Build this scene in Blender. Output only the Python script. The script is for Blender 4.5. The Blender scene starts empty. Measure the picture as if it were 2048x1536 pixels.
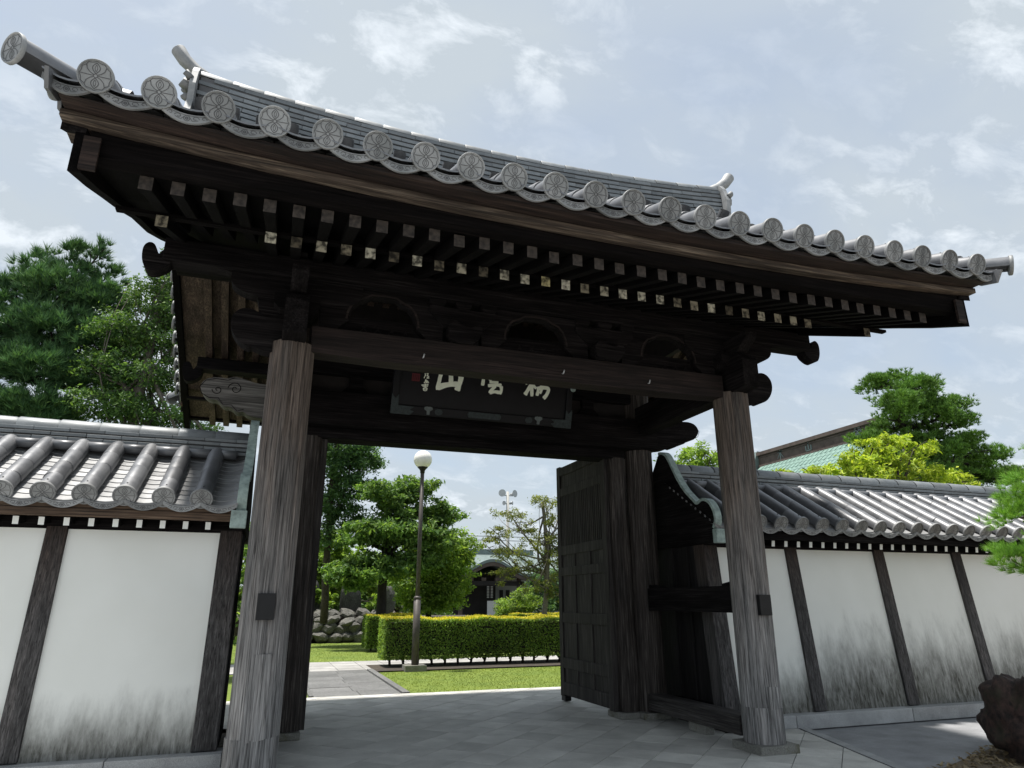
import bpy, bmesh, math, random
import numpy as np
from mathutils import Vector, Matrix, noise as mnoise

R = math.radians
random.seed(7)
rng = np.random.default_rng(11)
scn = bpy.context.scene
COL = scn.collection

# ------------------------------------------------------------------ camera, sky, sun, exposure
cam_d = bpy.data.cameras.new("camera")
cam_d.sensor_width = 36.0
cam_d.lens = 23.868
cam_d.clip_start = 0.05
cam_d.clip_end = 3000
cam = bpy.data.objects.new("camera", cam_d)
COL.objects.link(cam)
_r = Vector((0.943779, -0.330577, -0.000690)); _u = Vector((-0.099853, -0.287063, 0.952693)); _f = Vector((0.315137, 0.899062, 0.303933))
_m = Matrix((_r, _u, -_f)).transposed().to_4x4()
_m.translation = (-2.5317, -6.4823, 1.466)
cam.matrix_world = _m
scn.camera = cam

SUN = Vector((-0.195, 0.075, 0.97)).normalized()          # direction towards the sun
SUN_EL = math.asin(SUN.z); SUN_AZ = math.atan2(SUN.x, SUN.y)
sd = bpy.data.lights.new("sun", 'SUN'); sd.energy = 3.9; sd.angle = R(3.5); sd.color = (1.0, 0.955, 0.89)
so = bpy.data.objects.new("sun", sd); COL.objects.link(so)
so.rotation_euler = SUN.to_track_quat('Z', 'Y').to_euler()

world = bpy.data.worlds.new("World"); scn.world = world; world.use_nodes = True
wn = world.node_tree; wn.nodes.clear()
def N(nt, t, **kw):
    n = nt.nodes.new(t)
    for k, v in kw.items():
        if k.startswith('i_'):
            key = k[2:]
            key = int(key) if key.isdigit() else key.replace('_', ' ')
            n.inputs[key].default_value = v
        else:
            setattr(n, k, v)
    return n
def ramp(nt, stops, interp='LINEAR'):
    n = nt.nodes.new('ShaderNodeValToRGB'); n.color_ramp.interpolation = interp
    e = n.color_ramp.elements
    e[0].position, e[0].color = stops[0][0], (*stops[0][1], 1)
    e[1].position, e[1].color = stops[-1][0], (*stops[-1][1], 1)
    for p, c in stops[1:-1]:
        x = e.new(p); x.color = (*c, 1)
    return n
def g3(v): return (v, v, v)
L = wn.links.new
sky = N(wn, 'ShaderNodeTexSky', sky_type='NISHITA', sun_disc=False, sun_elevation=SUN_EL, sun_rotation=SUN_AZ,
        altitude=20.0, air_density=1.0, dust_density=2.2, ozone_density=1.2)
bg = N(wn, 'ShaderNodeBackground', i_Strength=0.10)
out = N(wn, 'ShaderNodeOutputWorld')
tc = N(wn, 'ShaderNodeTexCoord')
sep = N(wn, 'ShaderNodeSeparateXYZ'); L(tc.outputs['Generated'], sep.inputs[0])
zc = N(wn, 'ShaderNodeMath', operation='MAXIMUM', i_1=0.0); L(sep.outputs['Z'], zc.inputs[0])
za = N(wn, 'ShaderNodeMath', operation='ADD', i_1=0.42); L(zc.outputs[0], za.inputs[0])
px = N(wn, 'ShaderNodeMath', operation='DIVIDE'); L(sep.outputs['X'], px.inputs[0]); L(za.outputs[0], px.inputs[1])
py = N(wn, 'ShaderNodeMath', operation='DIVIDE'); L(sep.outputs['Y'], py.inputs[0]); L(za.outputs[0], py.inputs[1])
cmb = N(wn, 'ShaderNodeCombineXYZ'); L(px.outputs[0], cmb.inputs[0]); L(py.outputs[0], cmb.inputs[1])
mp = N(wn, 'ShaderNodeMapping'); mp.inputs['Location'].default_value = (3.1, 0.7, 0); mp.inputs['Rotation'].default_value = (0, 0, R(25)); mp.inputs['Scale'].default_value = (1.0, 1.5, 1)
L(cmb.outputs[0], mp.inputs[0])
n1 = N(wn, 'ShaderNodeTexNoise', i_Scale=1.7, i_Detail=5.0, i_Roughness=0.55, i_Distortion=0.3); L(mp.outputs[0], n1.inputs['Vector'])
n2 = N(wn, 'ShaderNodeTexNoise', i_Scale=9.0, i_Detail=9.0, i_Roughness=0.62, i_Distortion=0.35); L(mp.outputs[0], n2.inputs['Vector'])
r1 = ramp(wn, [(0.34, g3(0.68)), (0.60, g3(1.0))]); L(n1.outputs['Fac'], r1.inputs[0])       # thin veil, everywhere
r2 = ramp(wn, [(0.50, g3(0)), (0.66, g3(1))]); L(n2.outputs['Fac'], r2.inputs[0])             # small puffs
pf = N(wn, 'ShaderNodeMath', operation='MULTIPLY'); L(r2.outputs[0], pf.inputs[0])
r1b = ramp(wn, [(0.40, g3(0.15)), (0.58, g3(1.0))]); L(n1.outputs['Fac'], r1b.inputs[0]); L(r1b.outputs[0], pf.inputs[1])
veil = N(wn, 'ShaderNodeMixRGB', blend_type='MIX'); veil.inputs[2].default_value = (3.15, 3.52, 3.82, 1)
vf = N(wn, 'ShaderNodeMath', operation='MULTIPLY', i_1=0.96); L(r1.outputs[0], vf.inputs[0]); L(vf.outputs[0], veil.inputs[0]); L(sky.outputs[0], veil.inputs[1])
puff = N(wn, 'ShaderNodeMixRGB', blend_type='MIX'); puff.inputs[2].default_value = (5.0, 5.35, 5.7, 1)
pf2 = N(wn, 'ShaderNodeMath', operation='MULTIPLY', i_1=0.78); L(pf.outputs[0], pf2.inputs[0]); L(pf2.outputs[0], puff.inputs[0]); L(veil.outputs[0], puff.inputs[1])
L(puff.outputs[0], bg.inputs['Color']); L(bg.outputs[0], out.inputs[0])

scn.view_settings.view_transform = 'Standard'; scn.view_settings.look = 'None'
scn.view_settings.gamma = 1.0; scn.view_settings.exposure = 0.95; scn.view_settings.use_curve_mapping = False
scn.cycles.max_bounces = 8; scn.cycles.diffuse_bounces = 4; scn.cycles.glossy_bounces = 3
scn.cycles.transparent_max_bounces = 6

# ------------------------------------------------------------------ materials
MATS = {}
def new_mat(name):
    m = bpy.data.materials.new(name); m.use_nodes = True
    nt = m.node_tree; b = nt.nodes['Principled BSDF']
    MATS[name] = m
    return m, nt, b
def coords(nt, scale=(1, 1, 1), jitter=20.0, kind='Object', rot=(0, 0, 0)):
    t = N(nt, 'ShaderNodeTexCoord'); mpn = N(nt, 'ShaderNodeMapping'); mpn.inputs['Scale'].default_value = scale; mpn.inputs['Rotation'].default_value = rot
    nt.links.new(t.outputs[kind], mpn.inputs[0])
    if jitter:
        oi = N(nt, 'ShaderNodeObjectInfo'); ml = N(nt, 'ShaderNodeMath', operation='MULTIPLY', i_1=jitter)
        nt.links.new(oi.outputs['Random'], ml.inputs[0])
        ad = N(nt, 'ShaderNodeVectorMath', operation='ADD'); nt.links.new(mpn.outputs[0], ad.inputs[0]); nt.links.new(ml.outputs[0], ad.inputs[1])
        return ad.outputs[0]
    return mpn.outputs[0]
def bump(nt, b, h, strength=0.3, dist=0.01):
    bn = N(nt, 'ShaderNodeBump', i_Strength=strength, i_Distance=dist); nt.links.new(h, bn.inputs['Height']); nt.links.new(bn.outputs[0], b.inputs['Normal'])
def mixc(nt, fac, a, c, mode='MIX'):
    n = N(nt, 'ShaderNodeMixRGB', blend_type=mode)
    for s, v in ((0, fac), (1, a), (2, c)):
        if isinstance(v, tuple): n.inputs[s].default_value = (*v, 1)
        elif isinstance(v, (int, float)): n.inputs[s].default_value = v
        else: nt.links.new(v, n.inputs[s])
    return n.outputs[0]

def wood(name, axis, dark, mid, light, rough=0.75, fine=60, bump_s=0.5, zfade=None):
    """grain runs along axis; zfade=(z0,z1,colour) rain-bleaching towards the foot of a post"""
    m, nt, b = new_mat(name)
    a = 'xyz'.index(axis)
    s1 = [fine] * 3; s1[a] = fine * 0.035
    s2 = [9.0] * 3; s2[a] = 0.8
    v1 = coords(nt, s1); v2 = coords(nt, s2)
    na = N(nt, 'ShaderNodeTexNoise', i_Scale=1.0, i_Detail=5.0, i_Roughness=0.65, i_Distortion=0.4); nt.links.new(v1, na.inputs['Vector'])
    nb = N(nt, 'ShaderNodeTexNoise', i_Scale=1.0, i_Detail=4.0, i_Roughness=0.6); nt.links.new(v2, nb.inputs['Vector'])
    ra = ramp(nt, [(0.30, dark), (0.52, mid), (0.74, light)]); nt.links.new(na.outputs['Fac'], ra.inputs[0])
    rb = ramp(nt, [(0.32, g3(0.45)), (0.68, g3(1.35))]); nt.links.new(nb.outputs['Fac'], rb.inputs[0])
    col = mixc(nt, 1.0, ra.outputs[0], rb.outputs[0], 'MULTIPLY')
    s3 = [fine * 1.7] * 3; s3[a] = fine * 0.03
    nc = N(nt, 'ShaderNodeTexNoise', i_Scale=1.0, i_Detail=3.0, i_Roughness=0.5, i_Distortion=0.25); nt.links.new(coords(nt, s3), nc.inputs['Vector'])
    rc = ramp(nt, [(0.36, g3(0.35)), (0.43, g3(1.0)), (0.62, g3(1.0)), (0.70, g3(1.28))]); nt.links.new(nc.outputs['Fac'], rc.inputs[0])
    col = mixc(nt, 1.0, col, rc.outputs[0], 'MULTIPLY')
    if zfade:
        z0, z1, tint = zfade
        g = N(nt, 'ShaderNodeNewGeometry'); sp = N(nt, 'ShaderNodeSeparateXYZ'); nt.links.new(g.outputs['Position'], sp.inputs[0])
        mr = N(nt, 'ShaderNodeMapRange', i_From_Min=z0, i_From_Max=z1); nt.links.new(sp.outputs['Z'], mr.inputs['Value'])
        ad = N(nt, 'ShaderNodeMath', operation='ADD'); nt.links.new(mr.outputs[0], ad.inputs[0])
        ms = N(nt, 'ShaderNodeMapRange', i_From_Min=0.3, i_From_Max=0.7, i_To_Min=-0.3, i_To_Max=0.3); nt.links.new(nb.outputs['Fac'], ms.inputs['Value']); nt.links.new(ms.outputs[0], ad.inputs[1])
        ad.use_clamp = True
        tinted = mixc(nt, 1.0, col, tint, 'MULTIPLY')
        col = mixc(nt, ad.outputs[0], col, tinted)
    nt.links.new(col, b.inputs['Base Color'])
    b.inputs['Roughness'].default_value = rough
    b.inputs['Specular IOR Level'].default_value = 0.25
    bump(nt, b, na.outputs['Fac'], bump_s, 0.006)
    return m
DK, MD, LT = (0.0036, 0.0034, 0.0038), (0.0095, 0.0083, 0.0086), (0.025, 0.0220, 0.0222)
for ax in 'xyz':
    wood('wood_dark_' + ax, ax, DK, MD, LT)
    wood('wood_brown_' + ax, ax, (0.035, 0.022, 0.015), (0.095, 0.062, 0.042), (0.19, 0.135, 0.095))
wood('wood_eave_shade_y', 'y', (0.0012, 0.0010, 0.0011), (0.0026, 0.0022, 0.0023), (0.0065, 0.0055, 0.0054))  # near-black rafter and soffit wood: deep eave shade is put into the colour
wood('wood_eave_shade_x', 'x', (0.0016, 0.0013, 0.0014), (0.0040, 0.0032, 0.0033), (0.010, 0.008, 0.0078))  # same for the eave beam and strip, underside shade painted in
wood('wood_beam_red', 'x', (0.007, 0.005, 0.0045), (0.017, 0.0115, 0.0105), (0.036, 0.025, 0.022))
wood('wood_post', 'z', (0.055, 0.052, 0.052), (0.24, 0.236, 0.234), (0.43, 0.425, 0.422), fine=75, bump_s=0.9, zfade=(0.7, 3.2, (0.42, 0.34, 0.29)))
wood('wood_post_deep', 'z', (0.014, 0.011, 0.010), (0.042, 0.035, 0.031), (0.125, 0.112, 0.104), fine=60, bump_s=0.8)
wood('wood_grey', 'z', (0.028, 0.026, 0.026), (0.075, 0.071, 0.071), (0.16, 0.155, 0.155), fine=70, zfade=(1.2, 2.2, (0.5, 0.38, 0.32)))
wood('wood_grey_y', 'y', (0.022, 0.019, 0.018), (0.05, 0.045, 0.043), (0.10, 0.095, 0.09), fine=70)
wood('wood_carved', 'x', (0.05, 0.047, 0.044), (0.12, 0.115, 0.108), (0.21, 0.20, 0.19), fine=40)
wood('wood_rear', 'y', (0.022, 0.014, 0.010), (0.06, 0.042, 0.031), (0.13, 0.098, 0.075))
wood('wood_batten', 'x', (0.006, 0.004, 0.0035), (0.022, 0.014, 0.0115), (0.050, 0.034, 0.027), fine=45)
wood('wood_door', 'z', (0.011, 0.0095, 0.009), (0.033, 0.029, 0.027), (0.085, 0.077, 0.073))
wood('wood_fascia', 'x', (0.016, 0.011, 0.009), (0.065, 0.049, 0.038), (0.21, 0.17, 0.13), fine=45)

for _n in ('wood_eave_shade_x', 'wood_eave_shade_y', 'wood_dark_x', 'wood_dark_y'):
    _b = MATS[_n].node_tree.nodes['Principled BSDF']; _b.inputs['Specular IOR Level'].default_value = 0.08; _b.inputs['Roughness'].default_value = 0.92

def end_grain():
    m, nt, b = new_mat('rafter_end')
    v = coords(nt, (40, 40, 40), 50)
    n = N(nt, 'ShaderNodeTexNoise', i_Scale=0.6, i_Detail=4.0); nt.links.new(v, n.inputs['Vector'])
    oi = N(nt, 'ShaderNodeObjectInfo')
    tint = ramp(nt, [(0.0, (0.10, 0.085, 0.06)), (0.3, (0.30, 0.27, 0.20)), (0.62, (0.58, 0.56, 0.45)), (0.88, (0.62, 0.60, 0.50)), (1.0, (0.45, 0.38, 0.12))])
    nt.links.new(oi.outputs['Random'], tint.inputs[0])
    rr = ramp(nt, [(0.38, g3(0.12)), (0.60, g3(1.0))]); nt.links.new(n.outputs['Fac'], rr.inputs[0])
    nt.links.new(mixc(nt, 1.0, tint.outputs[0], rr.outputs[0], 'MULTIPLY'), b.inputs['Base Color'])
    b.inputs['Roughness'].default_value = 0.9
    m2, nt, b = new_mat('rafter_end_bare')
    v = coords(nt, (30, 30, 30), 50)
    n = N(nt, 'ShaderNodeTexNoise', i_Scale=1.0, i_Detail=4.0); nt.links.new(v, n.inputs['Vector'])
    rr = ramp(nt, [(0.3, (0.012, 0.010, 0.009)), (0.7, (0.062, 0.050, 0.042))]); nt.links.new(n.outputs['Fac'], rr.inputs[0])
    nt.links.new(rr.outputs[0], b.inputs['Base Color']); b.inputs['Roughness'].default_value = 0.9
end_grain()

def tile_mat(name, lo, hi, rough=0.50):
    m, nt, b = new_mat(name)
    v = coords(nt, (6, 6, 6), 60)
    n = N(nt, 'ShaderNodeTexNoise', i_Scale=1.0, i_Detail=6.0, i_Roughness=0.6); nt.links.new(v, n.inputs['Vector'])
    v2 = coords(nt, (90, 90, 90), 60); n3 = N(nt, 'ShaderNodeTexNoise', i_Scale=1.0, i_Detail=2.0); nt.links.new(v2, n3.inputs['Vector'])
    rr = ramp(nt, [(0.3, lo), (0.72, hi)]); nt.links.new(n.outputs['Fac'], rr.inputs[0])
    oi = N(nt, 'ShaderNodeObjectInfo'); mr = N(nt, 'ShaderNodeMapRange', i_To_Min=0.76, i_To_Max=1.20); nt.links.new(oi.outputs['Random'], mr.inputs['Value'])
    nt.links.new(mixc(nt, 1.0, rr.outputs[0], mr.outputs[0], 'MULTIPLY'), b.inputs['Base Color'])
    rg = N(nt, 'ShaderNodeMapRange', i_From_Min=0.3, i_From_Max=0.7, i_To_Min=rough - 0.07, i_To_Max=rough + 0.12); nt.links.new(n.outputs['Fac'], rg.inputs['Value'])
    nt.links.new(rg.outputs[0], b.inputs['Roughness'])
    b.inputs['Metallic'].default_value = 0.2
    b.inputs['Specular IOR Level'].default_value = 0.55
    bump(nt, b, n3.outputs['Fac'], 0.12, 0.002)
    return m
tile_mat('tile', (0.12, 0.125, 0.135), (0.19, 0.195, 0.205), 0.42)
tile_mat('tile_pan', (0.24, 0.245, 0.25), (0.34, 0.345, 0.35), 0.5)
tile_mat('tile_disc', (0.16, 0.168, 0.17), (0.31, 0.315, 0.32), 0.6)
tile_mat('tile_ridge', (0.13, 0.145, 0.155), (0.21, 0.225, 0.235), 0.5)
tile_mat('tile_groove', (0.065, 0.067, 0.07), (0.10, 0.10, 0.105), 0.7)  # dark crest and scroll strokes: shade of incised lines put into the colour

def stone_mat(name, lo, hi, scale=120, rough=0.8, moss=None, big=3.0):
    m, nt, b = new_mat(name)
    v = coords(nt, (1, 1, 1), 30)
    n = N(nt, 'ShaderNodeTexNoise', i_Scale=scale, i_Detail=3.0, i_Roughness=0.7); nt.links.new(v, n.inputs['Vector'])
    nb = N(nt, 'ShaderNodeTexNoise', i_Scale=big, i_Detail=5.0, i_Roughness=0.6); nt.links.new(v, nb.inputs['Vector'])
    rr = ramp(nt, [(0.35, lo), (0.65, hi)]); nt.links.new(n.outputs['Fac'], rr.inputs[0])
    rb = ramp(nt, [(0.3, g3(0.72)), (0.7, g3(1.15))]); nt.links.new(nb.outputs['Fac'], rb.inputs[0])
    oi = N(nt, 'ShaderNodeObjectInfo'); mr = N(nt, 'ShaderNodeMapRange', i_To_Min=0.84, i_To_Max=1.12); nt.links.new(oi.outputs['Random'], mr.inputs['Value'])
    c = mixc(nt, 1.0, rr.outputs[0], rb.outputs[0], 'MULTIPLY'); c = mixc(nt, 1.0, c, mr.outputs[0], 'MULTIPLY')
    if moss:
        rm = ramp(nt, [(0.52, g3(0)), (0.62, g3(0.75))]); nt.links.new(nb.outputs['Fac'], rm.inputs[0]); c = mixc(nt, rm.outputs[0], c, moss)
    nt.links.new(c, b.inputs['Base Color']); b.inputs['Roughness'].default_value = rough
    bump(nt, b, n.outputs['Fac'], 0.25, 0.004)
    return m
stone_mat('granite', (0.26, 0.265, 0.27), (0.45, 0.455, 0.455), 160, 0.8)
stone_mat('granite_old', (0.12, 0.12, 0.105), (0.30, 0.295, 0.27), 110, 0.9, (0.09, 0.085, 0.05))
stone_mat('paver', (0.44, 0.435, 0.405), (0.57, 0.56, 0.525), 140, 0.72, None, 2.0)
stone_mat('joint', (0.05, 0.05, 0.048), (0.09, 0.09, 0.085), 60, 0.95)
stone_mat('slab_dark', (0.09, 0.09, 0.09), (0.19, 0.19, 0.187), 30, 0.6, None, 1.5)
stone_mat('slab_pale', (0.26, 0.255, 0.245), (0.37, 0.36, 0.345), 60, 0.8)
stone_mat('forecourt_grey', (0.19, 0.195, 0.205), (0.29, 0.295, 0.305), 180, 0.8)
stone_mat('forecourt_pale', (0.34, 0.34, 0.33), (0.50, 0.50, 0.48), 60, 0.9)  # kept pale so the unseen forecourt bounces sunlight onto gate and walls
stone_mat('boulder', (0.045, 0.045, 0.042), (0.19, 0.185, 0.17), 9, 0.95, (0.06, 0.06, 0.04), 2.2)
stone_mat('stele', (0.035, 0.036, 0.035), (0.12, 0.12, 0.115), 14, 0.9)
stone_mat('rock_red', (0.012, 0.009, 0.008), (0.075, 0.042, 0.034), 7, 0.9, (0.03, 0.028, 0.016), 2.0)
stone_mat('soil', (0.03, 0.024, 0.018), (0.08, 0.065, 0.05), 30, 1.0)
stone_mat('litter_ground', (0.09, 0.07, 0.045), (0.22, 0.17, 0.11), 40, 1.0)

def flat(name, col, rough=0.7, metal=0.0, var=0.15, scale=8, spec=0.4, emit=0):
    m, nt, b = new_mat(name)
    v = coords(nt, (1, 1, 1), 10)
    n = N(nt, 'ShaderNodeTexNoise', i_Scale=scale, i_Detail=5.0, i_Roughness=0.6); nt.links.new(v, n.inputs['Vector'])
    rr = ramp(nt, [(0.3, tuple(c * (1 - var) for c in col)), (0.7, tuple(c * (1 + var) for c in col))]); nt.links.new(n.outputs['Fac'], rr.inputs[0])
    nt.links.new(rr.outputs[0], b.inputs['Base Color']); b.inputs['Roughness'].default_value = rough; b.inputs['Metallic'].default_value = metal
    b.inputs['Specular IOR Level'].default_value = spec
    return m
flat('verdigris', (0.30, 0.38, 0.36), 0.7, 0.0, 0.35, 14)
flat('verdigris_mid', (0.10, 0.12, 0.12), 0.7, 0, 0.3, 20)
flat('verdigris_dark', (0.018, 0.027, 0.029), 0.6, 0.2, 0.5, 30)
flat('white_paint', (0.72, 0.73, 0.70), 0.75, 0, 0.06)
flat('lacquer_black', (0.0045, 0.0045, 0.006), 0.55, 0, 0.3, 5, 0.2)
flat('glyph_white', (0.80, 0.84, 0.70), 0.8, 0, 0.08, 20)
flat('seal_red', (0.10, 0.012, 0.016), 0.8)
flat('iron_black', (0.007, 0.007, 0.008), 0.4, 0.0, 0.4, 12, 0.3)
flat('copper_green', (0.155, 0.25, 0.215), 0.7, 0, 0.16, 1.2)
flat('hall_wood', (0.095, 0.072, 0.062), 0.8, 0, 0.3, 2)
flat('hall_dark', (0.020, 0.017, 0.016), 0.8, 0, 0.3, 2)
flat('hall_plaster', (0.34, 0.35, 0.33), 0.85, 0, 0.08, 2)
flat('hall_copper_pale', (0.15, 0.19, 0.185), 0.5, 0, 0.2, 2)
flat('lamp_pole', (0.075, 0.066, 0.060), 0.55, 0.2, 0.25, 12)
flat('globe_glass', (0.82, 0.81, 0.76), 0.25, 0, 0.02, 2, 0.5)
flat('pole_concrete', (0.42, 0.42, 0.40), 0.8, 0, 0.08, 2)
flat('horn_metal', (0.45, 0.47, 0.48), 0.5, 0.1, 0.08, 2)
flat('bark', (0.055, 0.045, 0.038), 0.95, 0, 0.5, 14)
flat('bark_dark', (0.020, 0.017, 0.015), 0.95, 0, 0.5, 14)
flat('bark_grey', (0.12, 0.105, 0.09), 0.95, 0, 0.4, 14)
flat('cloth_white', (0.75, 0.75, 0.74), 0.8, 0, 0.05)
flat('blue_plastic', (0.04, 0.13, 0.30), 0.5)
flat('wood_inner', (0.016, 0.013, 0.012), 0.9, 0, 0.4, 6)

def plaster(name, base_h, slope_x, x_ref, amp):
    m, nt, b = new_mat(name)
    g = N(nt, 'ShaderNodeNewGeometry'); sp = N(nt, 'ShaderNodeSeparateXYZ'); nt.links.new(g.outputs['Position'], sp.inputs[0])
    mpn = N(nt, 'ShaderNodeMapping'); mpn.inputs['Scale'].default_value = (5.5, 2, 2.0); nt.links.new(g.outputs['Position'], mpn.inputs[0])
    st = N(nt, 'ShaderNodeTexNoise', i_Scale=1.0, i_Detail=7.0, i_Roughness=0.68, i_Distortion=0.2); nt.links.new(mpn.outputs[0], st.inputs['Vector'])
    lg = N(nt, 'ShaderNodeTexNoise', i_Scale=1.3, i_Detail=3.0); nt.links.new(g.outputs['Position'], lg.inputs['Vector'])
    # stain height = base + slope*(x-xref) clamped + broad noise
    dx = N(nt, 'ShaderNodeMapRange', i_From_Min=x_ref, i_From_Max=x_ref + 1.6, i_To_Min=0.0, i_To_Max=slope_x, interpolation_type='SMOOTHSTEP'); nt.links.new(sp.outputs['X'], dx.inputs['Value'])
    a1 = N(nt, 'ShaderNodeMath', operation='MULTIPLY_ADD', i_1=amp, i_2=base_h - amp * 0.5); nt.links.new(lg.outputs['Fac'], a1.inputs[0])
    a2 = N(nt, 'ShaderNodeMath', operation='ADD'); nt.links.new(a1.outputs[0], a2.inputs[0]); nt.links.new(dx.outputs[0], a2.inputs[1])
    dv = N(nt, 'ShaderNodeMath', operation='DIVIDE'); nt.links.new(sp.outputs['Z'], dv.inputs[0]); nt.links.new(a2.outputs[0], dv.inputs[1])
    # broad uneven edge + soft streaks, then fine drips scraped back to the white
    sn = N(nt, 'ShaderNodeMapRange', i_From_Min=0.3, i_From_Max=0.7, i_To_Min=-0.20, i_To_Max=0.20, clamp=False); nt.links.new(st.outputs['Fac'], sn.inputs['Value'])
    ad = N(nt, 'ShaderNodeMath', operation='ADD'); nt.links.new(dv.outputs[0], ad.inputs[0]); nt.links.new(sn.outputs[0], ad.inputs[1])
    den = N(nt, 'ShaderNodeMapRange', i_From_Min=0.22, i_From_Max=1.25, i_To_Min=1.0, i_To_Max=0.0, interpolation_type='SMOOTHSTEP'); nt.links.new(ad.outputs[0], den.inputs['Value'])
    mp2 = N(nt, 'ShaderNodeMapping'); mp2.inputs['Scale'].default_value = (34, 4, 6.5); nt.links.new(g.outputs['Position'], mp2.inputs[0])
    fs_ = N(nt, 'ShaderNodeTexNoise', i_Scale=1.0, i_Detail=6.0, i_Roughness=0.7, i_Distortion=0.5); nt.links.new(mp2.outputs[0], fs_.inputs['Vector'])
    fm = N(nt, 'ShaderNodeMapRange', i_From_Min=0.34, i_From_Max=0.70, i_To_Min=1.04, i_To_Max=0.70); nt.links.new(fs_.outputs['Fac'], fm.inputs['Value'])
    fr = N(nt, 'ShaderNodeMath', operation='MULTIPLY', use_clamp=True); nt.links.new(den.outputs[0], fr.inputs[0]); nt.links.new(fm.outputs[0], fr.inputs[1])
    clean = ramp(nt, [(0.3, (0.76, 0.77, 0.735)), (0.7, (0.82, 0.83, 0.80))]); nt.links.new(lg.outputs['Fac'], clean.inputs[0])
    col = mixc(nt, fr.outputs[0], clean.outputs[0], (0.062, 0.060, 0.050))
    nt.links.new(col, b.inputs['Base Color']); b.inputs['Roughness'].default_value = 0.9; b.inputs['Specular IOR Level'].default_value = 0.2
    fn = N(nt, 'ShaderNodeTexNoise', i_Scale=40, i_Detail=3.0); nt.links.new(g.outputs['Position'], fn.inputs['Vector'])
    bump(nt, b, fn.outputs['Fac'], 0.08, 0.004)
plaster('plaster_left', 0.56, 0.0, 0.0, 0.45)
plaster('plaster_right', 0.62, 0.45, 3.3, 0.35)

def leaf_mat(name, c1, c2, c3, trans=0.48, rough=0.55):
    m, nt, b = new_mat(name)
    g = N(nt, 'ShaderNodeNewGeometry')
    rr = ramp(nt, [(0.0, c1), (0.55, c2), (1.0, c3)]); nt.links.new(g.outputs['Random Per Island'], rr.inputs[0])
    v = coords(nt, (0.9, 0.9, 0.9), 0); n = N(nt, 'ShaderNodeTexNoise', i_Scale=1.0, i_Detail=2.0); nt.links.new(v, n.inputs['Vector'])
    rb = ramp(nt, [(0.35, g3(0.72)), (0.65, g3(1.25))]); nt.links.new(n.outputs['Fac'], rb.inputs[0])
    c = mixc(nt, 1.0, rr.outputs[0], rb.outputs[0], 'MULTIPLY')
    nt.links.new(c, b.inputs['Base Color']); b.inputs['Roughness'].default_value = rough; b.inputs['Specular IOR Level'].default_value = 0.3
    tr = N(nt, 'ShaderNodeBsdfTranslucent'); nt.links.new(mixc(nt, 1.0, c, (1.3, 1.3, 0.6), 'MULTIPLY'), tr.inputs['Color'])
    mx = N(nt, 'ShaderNodeMixShader', i_0=trans); o = nt.nodes['Material Output']
    nt.links.new(b.outputs[0], mx.inputs[1]); nt.links.new(tr.outputs[0], mx.inputs[2]); nt.links.new(mx.outputs[0], o.inputs['Surface'])
leaf_mat('leaf_mid', (0.055, 0.115, 0.032), (0.11, 0.205, 0.055), (0.21, 0.315, 0.085))
leaf_mat('leaf_bright', (0.10, 0.185, 0.035), (0.185, 0.295, 0.055), (0.30, 0.41, 0.085))
leaf_mat('leaf_dark', (0.040, 0.090, 0.040), (0.085, 0.168, 0.064), (0.149, 0.261, 0.090))
leaf_mat('leaf_yellow', (0.202, 0.295, 0.031), (0.326, 0.434, 0.046), (0.496, 0.558, 0.078), 0.4)
leaf_mat('leaf_olive', (0.093, 0.124, 0.039), (0.171, 0.202, 0.054), (0.264, 0.279, 0.078))
leaf_mat('leaf_cypress', (0.040, 0.088, 0.029), (0.088, 0.176, 0.048), (0.176, 0.288, 0.072), 0.35)
leaf_mat('leaf_hedge', (0.085, 0.16, 0.03), (0.15, 0.25, 0.045), (0.26, 0.36, 0.07), 0.45)
leaf_mat('leaf_gold', (0.372, 0.357, 0.039), (0.558, 0.496, 0.046), (0.713, 0.589, 0.062), 0.4)
leaf_mat('needle_dark', (0.037, 0.095, 0.043), (0.078, 0.172, 0.068), (0.158, 0.291, 0.105), 0.15)
leaf_mat('needle_mid', (0.060, 0.131, 0.033), (0.111, 0.231, 0.048), (0.202, 0.352, 0.070), 0.2)
leaf_mat('needle_bright', (0.101, 0.222, 0.036), (0.181, 0.384, 0.056), (0.322, 0.564, 0.091), 0.25)
leaf_mat('grass_blade', (0.10, 0.15, 0.02), (0.16, 0.22, 0.03), (0.23, 0.27, 0.045), 0.3)
leaf_mat('litter', (0.16, 0.11, 0.06), (0.28, 0.21, 0.12), (0.42, 0.35, 0.23), 0.1)

def lawn_mat():
    m, nt, b = new_mat('lawn')
    g = N(nt, 'ShaderNodeNewGeometry')
    n = N(nt, 'ShaderNodeTexNoise', i_Scale=1.4, i_Detail=8.0, i_Roughness=0.65); nt.links.new(g.outputs['Position'], n.inputs['Vector'])
    n3 = N(nt, 'ShaderNodeTexNoise', i_Scale=45, i_Detail=4.0); nt.links.new(g.outputs['Position'], n3.inputs['Vector'])
    rr = ramp(nt, [(0.3, (0.095, 0.150, 0.017)), (0.7, (0.165, 0.215, 0.026))]); nt.links.new(n.outputs['Fac'], rr.inputs[0])
    rb = ramp(nt, [(0.3, g3(0.7)), (0.7, g3(1.2))]); nt.links.new(n3.outputs['Fac'], rb.inputs[0])
    nt.links.new(mixc(nt, 1.0, rr.outputs[0], rb.outputs[0], 'MULTIPLY'), b.inputs['Base Color']); b.inputs['Roughness'].default_value = 0.95
    bump(nt, b, n3.outputs['Fac'], 0.6, 0.03)
lawn_mat()

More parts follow.
